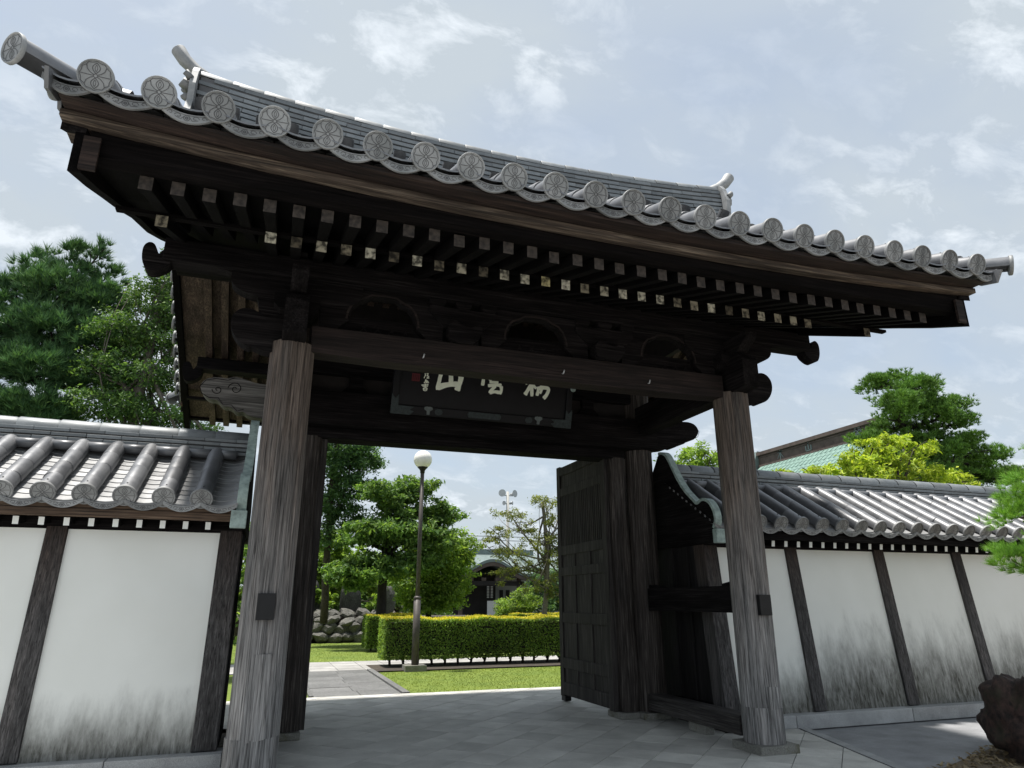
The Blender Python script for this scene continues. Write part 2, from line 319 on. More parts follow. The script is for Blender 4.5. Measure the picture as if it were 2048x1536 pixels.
# ------------------------------------------------------------------ mesh helpers
class MB:
    def __init__(s): s.v = []; s.f = []; s.m = []; s.s = []
    def add(s, vs, fs, mi=0, smooth=False):
        o = len(s.v); s.v.extend([tuple(p) for p in vs])
        for f in fs: s.f.append(tuple(i + o for i in f)); s.m.append(mi); s.s.append(smooth)
        return s
    def box(s, x0, x1, y0, y1, z0, z1, mi=0):
        vs = [(x0, y0, z0), (x1, y0, z0), (x1, y1, z0), (x0, y1, z0), (x0, y0, z1), (x1, y0, z1), (x1, y1, z1), (x0, y1, z1)]
        return s.hexa(vs, mi)
    def hexa(s, vs, mi=0):
        return s.add(vs, [(0, 3, 2, 1), (4, 5, 6, 7), (0, 1, 5, 4), (1, 2, 6, 5), (2, 3, 7, 6), (3, 0, 4, 7)], mi)
    def prism(s, poly, axis, a, b, mi=0, smooth=False):
        """extrude a 2-D outline: axis x -> (y,z), y -> (x,z), z -> (x,y)"""
        def P(p, t):
            return {'x': (t, p[0], p[1]), 'y': (p[0], t, p[1]), 'z': (p[0], p[1], t)}[axis]
        ar = sum(poly[i][0] * poly[(i + 1) % len(poly)][1] - poly[(i + 1) % len(poly)][0] * poly[i][1] for i in range(len(poly)))
        if ar < 0: poly = poly[::-1]
        if axis == 'y': poly = poly[::-1]
        n = len(poly); vs = [P(p, a) for p in poly] + [P(p, b) for p in poly]
        if a > b: vs = vs[n:] + vs[:n]
        fs = [tuple(range(n))[::-1], tuple(range(n, 2 * n))]
        s.add(vs, fs, mi)
        s.add(vs, [(i, (i + 1) % n, n + (i + 1) % n, n + i) for i in range(n)], mi, smooth)
        return s
    def tube(s, pts, rad, n=10, mi=0, caps=True, smooth=True, flat_y=1.0):
        pts = [Vector(p) for p in pts]
        if not hasattr(rad, '__len__'): rad = [rad] * len(pts)
        up = Vector((0, 0, 1)); vs = []; 
        for i, p in enumerate(pts):
            t = (pts[min(i + 1, len(pts) - 1)] - pts[max(i - 1, 0)]).normalized()
            a = t.cross(up if abs(t.z) < 0.95 else Vector((1, 0, 0))).normalized(); c = a.cross(t)
            for k in range(n):
                w = 2 * math.pi * k / n
                vs.append(p + (a * math.cos(w) + c * math.sin(w) * flat_y) * rad[i])
        fs = []
        for i in range(len(pts) - 1):
            for k in range(n): fs.append((i * n + k, (i + 1) * n + k, (i + 1) * n + (k + 1) % n, i * n + (k + 1) % n))
        s.add(vs, fs, mi, smooth)
        if caps:
            o = len(s.v) - len(vs)
            s.f.append(tuple(o + k for k in range(n))); s.m.append(mi); s.s.append(False)
            s.f.append(tuple(o + (len(pts) - 1) * n + k for k in range(n))[::-1]); s.m.append(mi); s.s.append(False)
        return s
    def grid(s, fn, nu, nv, mi=0, smooth=True):
        vs = [fn(i / nu, j / nv) for j in range(nv + 1) for i in range(nu + 1)]
        fs = [(j * (nu + 1) + i, j * (nu + 1) + i + 1, (j + 1) * (nu + 1) + i + 1, (j + 1) * (nu + 1) + i) for j in range(nv) for i in range(nu)]
        return s.add(vs, fs, mi, smooth)
    def xform(s, M):
        s.v = [tuple(M @ Vector(p)) for p in s.v]; return s
    def merge(s, o):
        k = len(s.v); s.v += o.v; s.f += [tuple(i + k for i in f) for f in o.f]; s.m += o.m; s.s += o.s; return s
    def mesh(s, name, mats):
        me = bpy.data.meshes.new(name); me.from_pydata(s.v, [], s.f)
        for m in ([mats] if isinstance(mats, str) else mats): me.materials.append(MATS[m])
        me.polygons.foreach_set('material_index', s.m); me.polygons.foreach_set('use_smooth', s.s)
        me.update(); return me
def obj(name, me, parent=None, loc=(0, 0, 0), rot=(0, 0, 0), sc=(1, 1, 1), bevel=0, mats=None):
    if isinstance(me, MB): me = me.mesh(name, mats)
    o = bpy.data.objects.new(name, me); COL.objects.link(o)
    o.location = loc; o.rotation_euler = rot; o.scale = sc
    if parent: o.parent = parent
    if bevel:
        b = o.modifiers.new('bevel', 'BEVEL'); b.width = bevel; b.segments = 2; b.limit_method = 'ANGLE'; b.angle_limit = R(40)
    return o
def tag(o, label=None, cat=None, group=None, kind=None):
    if label: o['label'] = label
    if cat: o['category'] = cat
    if group: o['group'] = group
    if kind: o['kind'] = kind
    return o
def thing(name, loc, label, cat, group=None):
    o = bpy.data.objects.new(name, None); COL.objects.link(o); o.location = loc; o.empty_display_size = 0.2
    return tag(o, label, cat, group)
def big_mesh(name, V, F, mat, smooth=False):
    """numpy verts (n,3), faces (m,k)"""
    me = bpy.data.meshes.new(name); k = F.shape[1]
    me.vertices.add(len(V)); me.vertices.foreach_set('co', V.astype(np.float32).ravel())
    me.loops.add(F.size); me.loops.foreach_set('vertex_index', F.astype(np.int32).ravel())
    me.polygons.add(len(F)); me.polygons.foreach_set('loop_start', np.arange(0, F.size, k, dtype=np.int32))
    me.polygons.foreach_set('use_smooth', np.full(len(F), smooth))
    me.materials.append(MATS[mat]); me.update(calc_edges=True); me.validate()
    return me
def smooth_poly(P, keep=1, it=2):
    for _ in range(it):
        Q = []
        for i in range(len(P)):
            a, b = P[i], P[(i + 1) % len(P)]
            Q += [(a[0] * .75 + b[0] * .25, a[1] * .75 + b[1] * .25), (a[0] * .25 + b[0] * .75, a[1] * .25 + b[1] * .75)]
        P = Q
    return P
def ribbon(mb, pts, w, plane='xz', off=0.0, mi=0, thick=0.0):
    """flat stroke along 2-D points, in plane xz facing -y (y=off)"""
    P = [Vector((p[0], p[1])) for p in pts]; l = []; r = []
    for i, p in enumerate(P):
        d = (P[min(i + 1, len(P) - 1)] - P[max(i - 1, 0)])
        if d.length < 1e-9: d = Vector((1, 0))
        d.normalize(); nn = Vector((-d.y, d.x)) * (w / 2)
        l.append(p + nn); r.append(p - nn)
    vs = [(a.x, off, a.y) for a in l] + [(a.x, off, a.y) for a in r]
    n = len(P)
    fs = [(i, i + 1, n + i + 1, n + i) for i in range(n - 1)]
    mb.add(vs, fs, mi)

# ------------------------------------------------------------------ ground
def sheet(name, poly, z, mat, kind='structure'):
    mb = MB(); n = len(poly); mb.add([(p[0], p[1], z) for p in poly], [tuple(range(n))])
    ar = sum(poly[i][0] * poly[(i + 1) % n][1] - poly[(i + 1) % n][0] * poly[i][1] for i in range(n))
    if ar < 0: mb.f = [f[::-1] for f in mb.f]
    o = obj(name, mb, mats=mat); o['kind'] = kind; return o
sheet('ground', [(-400, -200), (600, -200), (600, 700), (-400, 700)], -0.045, 'soil')
sheet('forecourt', [(-40, -60), (60, -60), (60, 1.1), (-40, 1.1)], -0.038, 'forecourt_pale')  # mostly unseen ground, its paleness chosen as bounce fill for the shaded fronts
sheet('granite_apron', [(2.7, -1.6), (4.2, -1.6), (14, -0.2), (14, 1.1), (2.7, 1.1)], -0.032, 'forecourt_grey')
sheet('lawn', [(-30, 5.72), (40, 5.72), (40, 26), (-30, 26)], -0.022, 'lawn')

# paving: diagonal square pavers, each a stone of its own
paving = obj('paving', MB().prism([(-2.9, -1.7), (2.9, -1.7), (3.74, 0.93), (-3.74, 0.93)], 'z', -0.036, -0.010).box(-2.88, 2.88, -9, -1.7, -0.036, -0.0101).box(-2.74, 2.74, 0.93, 3.2, -0.03, -0.0101).box(-6.2, 6.2, 3.2, 5.70, -0.03, -0.0102), mats='joint')
paving['kind'] = 'structure'
REG = [[(-2.86, -1.7), (2.86, -1.7), (3.70, 0.93), (-3.70, 0.93)], [(-2.6, -9), (2.6, -9), (2.86, -1.7), (-2.86, -1.7)],
       [(-2.72, 0.93), (2.72, 0.93), (2.72, 3.2), (-2.72, 3.2)],
       [(-6.2, 3.2), (6.2, 3.2), (6.2, 5.70), (-6.2, 5.70)]]
def inside(p, poly):
    return all((poly[(i + 1) % len(poly)][0] - poly[i][0]) * (p[1] - poly[i][1]) - (poly[(i + 1) % len(poly)][1] - poly[i][1]) * (p[0] - poly[i][0]) >= -1e-6 for i in range(len(poly)))
def clip(sub, poly):
    o = sub
    for i in range(len(poly)):
        a, b = poly[i], poly[(i + 1) % len(poly)]; inp = o; o = []
        sd = lambda p: (b[0] - a[0]) * (p[1] - a[1]) - (b[1] - a[1]) * (p[0] - a[0])
        for j in range(len(inp)):
            p, q = inp[j], inp[(j + 1) % len(inp)]; sp, sq = sd(p), sd(q)
            if sp >= 0: o.append(p)
            if (sp >= 0) != (sq >= 0):
                t = sp / (sp - sq); o.append((p[0] + (q[0] - p[0]) * t, p[1] + (q[1] - p[1]) * t))
        if not o: return []
    return o
SD = 0.417; G = 0.004; c45 = math.sqrt(0.5)
pv = []
for i in range(-40, 40):
    for j in range(-40, 40):
        off = 0.5 * SD * (0)
        def W(a, b): return ((a + b) * c45 - 0.02, (-a + b) * c45 + 0.60)
        a0, b0 = i * SD, j * SD + (SD * 0.5 if i % 2 else 0) * 0
        sq = [W(a0 + G, b0 + G), W(a0 + G, b0 + SD - G), W(a0 + SD - G, b0 + SD - G), W(a0 + SD - G, b0 + G)]
        sq = sq[::-1]
        if sum(sq[k][0] * sq[(k + 1) % 4][1] - sq[(k + 1) % 4][0] * sq[k][1] for k in range(4)) < 0: sq = sq[::-1]
        cx, cy = sum(p[0] for p in sq) / 4, sum(p[1] for p in sq) / 4
        if cy < -5 or cy > 6.3 or abs(cx) > 6.6: continue
        if all(any(inside(p, r) for r in REG) for p in sq): pv.append((sq, cx, cy)); continue
        for r in REG:
            c = clip(sq, r)
            if len(c) > 2:
                A = abs(sum(c[k][0] * c[(k + 1) % len(c)][1] - c[(k + 1) % len(c)][0] * c[k][1] for k in range(len(c)))) / 2
                if A > 0.003: pv.append((c, cx, cy))
def seen(cx, cy): return (cy > -1.1 and abs(cx) < 3.8 and cx > -2.4) 
pv.sort(key=lambda t: (not seen(t[1], t[2]), (t[1] + 2.5) ** 2 + (t[2] + 6.5) ** 2))
rest = MB()
for k, (c, cx, cy) in enumerate(pv):
    dz = random.uniform(-0.0015, 0.0015)
    if k < 300:
        lc = [(p[0] - cx, p[1] - cy) for p in c]
        obj('paver', MB().prism(lc, 'z', -0.03, dz), paving, (cx, cy, 0), mats='paver', rot=(R(random.uniform(-.12, .12)), R(random.uniform(-.12, .12)), 0))
    else: rest.prism(c, 'z', -0.03, dz)
o = obj('outer_pavers', rest, paving, mats='paver'); o['kind'] = 'stuff'
# edging strips of the paving
for sx in (-1, 1):
    obj('edging', MB().prism([(sx * 2.88, -1.7), (sx * 3.72, 0.93), (sx * 3.84, 0.93), (sx * 3.0, -1.7)], 'z', -0.03, 0.006), paving, mats='granite', bevel=0.004)
# garden path of dark slabs and the pale cross path
path = obj('path', MB().box(-1.62, -0.17, 5.705, 10.0, -0.03, -0.012), mats='joint'); path['kind'] = 'structure'
for j in range(7):
    for i in range(2):
        y0 = 5.72 + j * 0.612; x0 = -1.60 + i * 0.69 + (0.0 if j % 2 else 0.05 * (i == 1))
        x1 = -0.905 + (0.0 if j % 2 else 0.05) if i == 0 else -0.19
        obj('slab', MB().box(x0, x1 - 0.012, y0, y0 + 0.60, -0.03, random.uniform(-.003, .003)), path, mats='slab_dark', bevel=0.004)
for sx in (-1.68, -0.18):
    for j in range(5):
        obj('edge_stone', MB().box(sx, sx + 0.07 + (0.05 if sx > -1 else 0), 5.72 + j * 0.86, 5.72 + j * 0.86 + 0.84, -0.03, 0.022), path, mats='slab_dark', bevel=0.006)
cross = obj('cross_path', MB().box(-14, 22, 10.0, 12.4, -0.03, -0.008), mats='joint'); cross['kind'] = 'structure'
for i in range(24):
    for j in range(4):
        x0 = -5 + i * 0.6
        obj('slab', MB().box(x0 + .006, x0 + 0.594, 10.01 + j * 0.6, 10.59 + j * 0.6, -0.03, random.uniform(-.001, .002)), cross, mats='slab_pale')
obj('outer_slabs', MB().box(-14, -5, 10.01, 12.39, -0.03, 0).box(9.41, 22, 10.01, 12.39, -0.03, 0), cross, mats='slab_pale')['kind'] = 'stuff'
sheet('soil_bed', [(-0.05, 9.55), (12, 9.55), (12, 11.15), (-0.05, 11.15)], 0.005, 'soil')
sheet('planting_ground', [(3.32, -1.2), (5.0, -0.55), (9, 0.3), (14, 0.4), (14, -12), (3.32, -12)], -0.026, 'litter_ground')

# ------------------------------------------------------------------ the gate
gate = thing('temple_gate', (0, 0, 0), 'large dark timber temple gate with grey tiled gable roof and open doors', 'gate')
def carved_post(r, z0, z1, seed, cracks=16, n=130, nz=26, taper=0.015):
    rs = random.Random(seed); ph = [rs.uniform(0, 6.28) for _ in range(8)]
    cr = [(rs.uniform(0, 6.28), rs.uniform(0.016, 0.045), rs.uniform(0.006, 0.020), rs.uniform(0, 1), rs.uniform(0.3, 1.0)) for _ in range(cracks)]
    mb = MB()
    def fn(u, v):
        a = u * 2 * math.pi; z = z0 + (z1 - z0) * v
        rr = r * (1 - taper * v) + 0.0035 * math.sin(3 * a + ph[0]) + 0.0025 * math.sin(7 * a + ph[1] + 0.7 * z) + 0.0015 * math.sin(17 * a + ph[2] + z)
        for (ca, cw, cd, c0, cl) in cr:
            if c0 - cl * .5 < v < c0 + cl * .5:
                d = (a - ca - 0.05 * math.sin(z * 1.7 + ca) + math.pi) % (2 * math.pi) - math.pi
                rr -= cd * math.exp(-(d / cw) ** 2)
        return (rr * math.cos(a), rr * math.sin(a), z)
    mb.grid(fn, n, nz)
    mb.add([fn(i / n, 1) for i in range(n)], [tuple(range(n))]); 
    return mb
for sx in (-1, 1):
    nm = 'left' if sx < 0 else 'right'
    p = obj('front_post', carved_post(0.205, 0.082, 3.80, 5 + sx), gate, (sx * 2.5, 0, 0), mats='wood_post')
    # spliced repair at the foot of the post: a let-in face board, a joint groove
    obj('spliced_foot', carved_post(0.2085, 0.0825, 0.42, 15 + sx, 6, 130, 6, 0.0), p, mats='wood_post')
    obj('patch_board', MB().prism([(-0.05, 0.40), (0.09, 0.42), (0.09, 1.05 if sx < 0 else 0.62), (-0.05, 1.05 if sx < 0 else 0.62)], 'y', -0.2105, -0.18), p, mats='wood_post', bevel=0.003)
    st = obj('base_stone', MB().prism([(-.236, -.236), (.236, -.236), (.236, .236), (-.236, .236)], 'z', 0.0, 0.08), gate, (sx * 2.5, 0, 0), mats='granite_old', bevel=0.012)
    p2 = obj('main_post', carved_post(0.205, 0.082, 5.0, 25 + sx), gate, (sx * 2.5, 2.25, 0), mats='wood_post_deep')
    obj('base_stone', MB().box(-.25, .25, -.25, .25, 0, 0.08), gate, (sx * 2.5, 2.25, 0), mats='granite_old', bevel=0.012)
    # jamb post: a natural, slightly bowed trunk dressed square
    mb = MB()
    def jf(u, v, sx=sx):
        a = u * 2 * math.pi; z = 0.082 + 3.36 * v
        k = 0.135 + 0.006 * math.sin(4 * z) ; q = 5
        c, s_ = math.cos(a), math.sin(a)
        rr = k / ((abs(c) ** q + abs(s_) ** q) ** (1 / q)) + 0.004 * math.sin(9 * a + 2 * z) + 0.003 * math.sin(19 * a + 5 * z)
        return (rr * c + 0.012 * math.sin(1.3 * z + 1), rr * s_ * 1.1, z)
    mb.grid(jf, 40, 24)
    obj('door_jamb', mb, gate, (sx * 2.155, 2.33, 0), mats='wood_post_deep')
    obj('base_stone', MB().box(-.14, .13, -.2, .2, 0, 0.078), gate, (sx * 2.12, 2.33, 0), mats='granite_old', bevel=0.012)
    # low ground sill and waist tie between front and main post
    obj('ground_sill', MB().box(-.115, .115, 0.19, 2.07, 0.11, 0.305), gate, (sx * 2.46, 0, 0), mats='wood_grey_y', bevel=0.01)
    obj('sill_shoe', MB().box(-.06, .06, 0.9, 1.25, 0.0, 0.112), gate, (sx * 2.46, 0, 0), mats='granite_old', bevel=0.01)
    t = obj('waist_tie', MB().box(-.075, .075, 0.15, 2.1, 1.335, 1.625), gate, (sx * 2.5, 0, 0), mats='wood_dark_y', bevel=0.006)
    obj('wedge', MB().prism([(0.17, 1.626), (0.42, 1.626), (0.42, 1.65), (0.17, 1.685)], 'x', -0.05, 0.05), t, (0, 0, 0), mats='wood_dark_y')
    obj('wedge', MB().prism([(2.06, 1.626), (1.78, 1.626), (1.78, 1.64), (2.06, 1.67)], 'x', -0.05, 0.05), t, (0, 0, 0), mats='wood_dark_y')
    obj('tie_end_cap', MB().box(-.072, .072, -0.245, -0.19, 1.315, 1.525), gate, (sx * 2.5, 0, 0), mats='iron_black', bevel=0.004)
    # head beam front to back, its nose square-cut in front of the post
    obj('cross_beam', MB().prism([(-0.42, 3.80), (-0.42, 4.12), (-0.36, 4.20), (-0.22, 4.20), (0.2, 4.17), (2.5, 4.17), (2.5, 3.78), (0.2, 3.78), (-0.1, 3.78)], 'x', -0.105, 0.105), gate, (sx * 2.5, 0, 0), mats='wood_dark_y', bevel=0.008)
    # scroll-cut nose of the front tie beam
    nose = [(0, 3.70), (0.25, 3.69), (0.36, 3.74), (0.40, 3.72), (0.50, 3.78), (0.57, 3.90), (0.57, 4.02), (0.50, 4.10), (0.40, 4.11), (0.31, 4.06), (0.22, 4.05), (0.12, 4.09), (0, 4.09)]
    b = obj('beam_nose', MB().prism([(sx * x, z) for x, z in smooth_poly(nose)], 'y', -0.085, 0.085), gate, (sx * 2.5, 0, 0), mats='wood_dark_x', bevel=0.012)
    # scroll nose of the big main beam (weathered grey on the outside)
    nose2 = [(0, 3.56), (0.42, 3.60), (0.48, 3.66), (0.55, 3.63), (0.62, 3.70), (0.72, 3.70), (0.78, 3.78), (0.88, 3.77), (0.97, 3.86), (1.0, 3.94), (0.94, 4.03), (0.82, 4.06), (0.70, 4.05), (0.62, 4.09), (0.5, 4.06), (0.36, 4.02), (0, 4.02)]
    b = obj('main_beam_nose', MB().prism([(sx * x, z) for x, z in smooth_poly(nose2)], 'y', -0.10, 0.10), gate, (sx * 2.5, 2.2, 0), mats='wood_carved' if sx < 0 else 'wood_dark_x', bevel=0.012)
    sp = MB()
    for (cx, cz, r0, turns, d) in ((0.60, 3.93, 0.085, 1.6, 1), (0.80, 3.90, 0.06, 1.4, -1)):
        pts = [(sx * (cx + r0 * (1 - k / 40) * math.cos(d * k / 40 * turns * 6.28)), cz + r0 * (1 - k / 40) * math.sin(d * k / 40 * turns * 6.28)) for k in range(37)]
        ribbon(sp, pts, 0.010, off=-0.1035)
    ribbon(sp, [(sx * x, z + (0.022 if z < 3.85 else -0.022)) for x, z in nose2[2:14]], 0.008, off=-0.1035)
    obj('scroll_groove', sp, b, mats='wood_dark_x')
    # bracket over the post: bearing block, arm with curved soffit, three small blocks
    arm = [(-0.62, 4.48), (0.62, 4.48), (0.62, 4.40)] + [(0.24 + 0.38 * math.cos(k / 8 * 1.45), 4.40 - 0.16 * math.sin(k / 8 * 1.57)) for k in range(1, 9)] + [(-0.24 - 0.38 * math.cos(k / 8 * 1.45), 4.40 - 0.16 * math.sin(k / 8 * 1.57)) for k in range(8, 0, -1)] + [(-0.62, 4.40)]
    obj('bearing_block', MB().prism([(-.15, 4.09), (.15, 4.09), (.21, 4.16), (.21, 4.26), (-.21, 4.26), (-.21, 4.16)], 'y', -.2, .2), gate, (sx * 2.5, 0, 0), mats='wood_dark_x', bevel=0.006)
    obj('bracket_arm', MB().prism(arm, 'y', -.08, .08), gate, (sx * 2.5, 0, 0), mats='wood_dark_x', bevel=0.006)
    arm2 = [(-0.5, 4.44), (0.5, 4.44), (0.5, 4.38), (0.3, 4.25), (-0.3, 4.25), (-0.5, 4.38)]
    obj('bracket_arm', MB().prism(arm2, 'x', -.075, .075), gate, (sx * 2.5, 0, 0), mats='wood_dark_y', bevel=0.006)
    # curved strut outside the post carrying the purlin
    cs = [(0.12, 4.02), (0.30, 4.06)] + [(0.34 + 0.42 * (1 - math.cos(k / 8 * 1.57)), 4.10 + 0.38 * math.sin(k / 8 * 1.57)) for k in range(9)] + [(0.12, 4.48)]
    obj('curved_strut', MB().prism([(sx * x, z) for x, z in cs], 'y', -.07, .07), gate, (sx * 2.5, 0, 0), mats='wood_dark_x', bevel=0.006)
    # dropped scroll at the purlin end
    dr = [(3.64, 4.52), (3.66, 4.44), (3.72, 4.39), (3.78, 4.36), (3.84, 4.36), (3.88, 4.42), (3.90, 4.50), (3.90, 4.60), (3.86, 4.65), (3.81, 4.64), (3.78, 4.58), (3.76, 4.53), (3.74, 4.58), (3.68, 4.62), (3.64, 4.60)]
    for yy in (0.0, 3.5):
        obj('purlin_scroll', MB().prism([(sx * x, z) for x, z in smooth_poly(dr)], 'y', -.075, .075), gate, (0, yy, 0), mats='wood_dark_x', bevel=0.012)
    # rear arm carrying the rear purlin
    obj('rear_arm', MB().prism([(2.3, 3.95), (3.3, 4.20), (3.66, 4.36), (3.66, 4.55), (2.3, 4.55)], 'x', -.09, .09), gate, (sx * 2.5, 0, 0), mats='wood_dark_y', bevel=0.008)

obj('front_tie_beam', MB().prism([(-2.34, 3.735), (-1.6, 3.715), (0, 3.71), (1.6, 3.715), (2.34, 3.735), (2.34, 4.0), (1.5, 4.0), (-1.5, 4.0), (-2.34, 4.0)], 'y', -0.105, 0.105), gate, mats='wood_beam_red', bevel=0.012)
for x in (-1.25, 0.28, 1.33):   # nail-head hooks on the tie beam
    obj('hook', MB().tube([(x, -0.10, 3.80), (x, -0.135, 3.795), (x + .01, -0.14, 3.83)], 0.008, 6), gate, mats='horn_metal')
# arched struts between the brackets (open below the arch)
for k, cx in enumerate((-1.66, 0.0, 1.66)):
    w = 0.62; arch = []
    out_p = [(-w, 4.005), (-w, 4.47), (w, 4.47), (w, 4.005), (0.46, 4.005)]
    pts = [(0.46, 4.01), (0.40, 4.07), (0.34, 4.12), (0.33, 4.20), (0.30, 4.28), (0.25, 4.34), (0.18, 4.37), (0.12, 4.41), (0.0, 4.42), (-0.12, 4.41), (-0.18, 4.37), (-0.25, 4.34), (-0.30, 4.28), (-0.33, 4.20), (-0.34, 4.12), (-0.40, 4.07), (-0.46, 4.01)]
    a = obj('arched_strut', MB().prism([(x, z) for x, z in out_p + pts[1:] + [(-0.46, 4.005)]], 'y', -.055, .055), gate, (cx, 0, 0), mats='wood_dark_x', bevel=0.008)
    tr = MB()
    ribbon(tr, [(x * 1.07, z + 0.018) for x, z in pts[2:-2]], 0.022, off=-0.0575)
    obj('arch_moulding', tr, a, mats='wood_beam_red')
    lat = MB()                    # carved lattice foot inside the arch
    for d in (-0.22, -0.08, 0.06, 0.20):
        ribbon(lat, [(d, 4.03), (d + 0.07, 4.11)], 0.012, off=-0.03); ribbon(lat, [(d + 0.07, 4.03), (d, 4.11)], 0.012, off=-0.031)
    lat.box(-0.44, 0.44, 0.02, 0.05, 4.005, 4.20)
    obj('carved_foot', lat, a, mats='wood_dark_x')
for cx in (-0.83, 0.83):
    g_ = obj('strut_bracket', MB().prism([(-.13, 4.005), (.13, 4.005), (.17, 4.08), (.17, 4.17), (-.17, 4.17), (-.17, 4.08)], 'y', -.15, .13), gate, (cx, 0, 0), mats='wood_dark_x', bevel=0.008)
    obj('arm', MB().prism([(-.36, 4.40), (-.36, 4.33), (-.2, 4.17), (.2, 4.17), (.36, 4.33), (.36, 4.40)], 'y', -.08, .08), g_, mats='wood_dark_x', bevel=0.006)
    for d in (-.28, 0, .28):
        obj('small_block', MB().prism([(d - .06, 4.40), (d + .06, 4.40), (d + .085, 4.43), (d + .085, 4.478), (d - .085, 4.478), (d - .085, 4.43)], 'y', -.1, .1), g_, mats='wood_dark_x')
    # carved lump (cloud-leaf) in front of the bracket
    obj('carved_leaf', MB().prism([(-.17, 4.02), (-.05, 3.985), (.08, 3.98), (.14, 4.04), (.19, 4.13), (.15, 4.2), (.05, 4.15), (-.04, 4.17), (-.12, 4.22), (-.19, 4.14)], 'y', -.20, -.15), g_, mats='wood_dark_x', bevel=0.015)
# purlins
obj('front_purlin', MB().box(-3.72, 3.72, -.12, .12, 4.482, 4.70), gate, mats='wood_dark_x', bevel=0.01)
obj('rear_purlin', MB().box(-3.72, 3.72, 3.38, 3.62, 4.552, 4.72), gate, mats='wood_dark_x', bevel=0.01)
obj('ridge_purlin', MB().box(-3.9, 3.9, 1.63, 1.87, 5.22, 5.48), gate, mats='wood_dark_x', bevel=0.01)
# main frame over the doorway
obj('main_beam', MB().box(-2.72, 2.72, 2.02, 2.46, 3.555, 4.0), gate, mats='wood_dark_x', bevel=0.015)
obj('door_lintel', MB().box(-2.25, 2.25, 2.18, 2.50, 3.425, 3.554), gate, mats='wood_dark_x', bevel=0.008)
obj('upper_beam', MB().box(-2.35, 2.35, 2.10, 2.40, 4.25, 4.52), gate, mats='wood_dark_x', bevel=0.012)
obj('frieze_board', MB().box(-2.35, 2.35, 2.20, 2.28, 4.0, 4.25).box(-2.35, 2.35, 2.2, 2.28, 4.52, 5.35), gate, mats='wood_inner')
for x in (-1.66, -.83, 0, .83, 1.66):
    obj('frieze_strut', MB().prism([(x - .2, 4.003), (x + .2, 4.003), (x + .09, 4.12), (x + .09, 4.247), (x - .09, 4.247), (x - .09, 4.12)], 'y', 2.13, 2.2), gate, mats='wood_dark_x', bevel=0.006)

# rafters: lower tier with pale end grain, upper flying tier with bare ends
XR = [s * (0.1025 + 0.205 * k) for k in range(18) for s in (-1, 1)]
def bar(pts, w, h, end_first=True):
    """rafter along y: list of (y,z) centre points; first end face gets material 1"""
    mb = MB(); n = len(pts); vs = []
    for (y, z) in pts: vs += [(-w / 2, y, z - h / 2), (w / 2, y, z - h / 2), (w / 2, y, z + h / 2), (-w / 2, y, z + h / 2)]
    fs = []
    fwd = pts[-1][0] > pts[0][0]
    for i in range(n - 1):
        for k in range(4):
            q = (i * 4 + k, (i + 1) * 4 + k, (i + 1) * 4 + (k + 1) % 4, i * 4 + (k + 1) % 4)
            fs.append(q if not fwd else q[::-1])
    mb.add(vs, fs, 0); mb.add(vs[:4], [(0, 1, 2, 3) if fwd else (3, 2, 1, 0)], 1); mb.add(vs[-4:], [(3, 2, 1, 0) if fwd else (0, 1, 2, 3)], 1)
    return mb
me_fly = bar([(-1.80, 4.205), (-0.9, 4.50), (0.0, 4.86)], .088, .105).mesh('flying_rafter', ['wood_eave_shade_y', 'rafter_end_bare'])
me_base = bar([(-1.10, 4.335), (0.0, 4.765), (1.72, 5.54)], .088, .10).mesh('base_rafter', ['wood_eave_shade_y', 'rafter_end'])
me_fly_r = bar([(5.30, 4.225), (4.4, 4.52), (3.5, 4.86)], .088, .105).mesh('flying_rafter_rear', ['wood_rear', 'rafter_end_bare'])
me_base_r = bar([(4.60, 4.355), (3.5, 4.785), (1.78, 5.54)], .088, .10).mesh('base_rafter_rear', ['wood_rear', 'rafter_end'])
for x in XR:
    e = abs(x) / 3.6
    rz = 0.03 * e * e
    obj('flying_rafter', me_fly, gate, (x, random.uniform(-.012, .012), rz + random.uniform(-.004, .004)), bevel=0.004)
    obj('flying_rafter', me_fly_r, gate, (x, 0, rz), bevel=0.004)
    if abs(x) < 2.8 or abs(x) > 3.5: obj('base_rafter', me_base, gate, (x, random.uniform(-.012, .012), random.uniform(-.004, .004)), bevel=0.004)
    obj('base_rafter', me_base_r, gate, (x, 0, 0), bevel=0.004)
# soffit boards above the rafters
def soff(name, rows, mat):
    mb = MB()
    def fn(u, v):
        k = v * (len(rows) - 1); i = min(int(k), len(rows) - 2); t = k - i
        y = rows[i][0] * (1 - t) + rows[i + 1][0] * t; z = rows[i][1] * (1 - t) + rows[i + 1][1] * t
        x = -3.93 + 7.86 * u
        return (x, y, z + 0.03 * (x / 3.6) ** 2 * (1 if abs(y - 1.75) > 2.2 else 0))
    mb.grid(fn, 24, len(rows) - 1, 0, False); return obj(name, mb, gate, mats=mat)
soff('soffit_boards', [(-1.84, 4.258), (-0.9, 4.555), (-0.2, 4.86), (0.0, 4.93), (1.75, 5.62)], 'wood_eave_shade_y')
soff('soffit_boards', [(1.75, 5.62), (3.5, 4.93), (4.4, 4.575), (5.34, 4.278)], 'wood_rear')
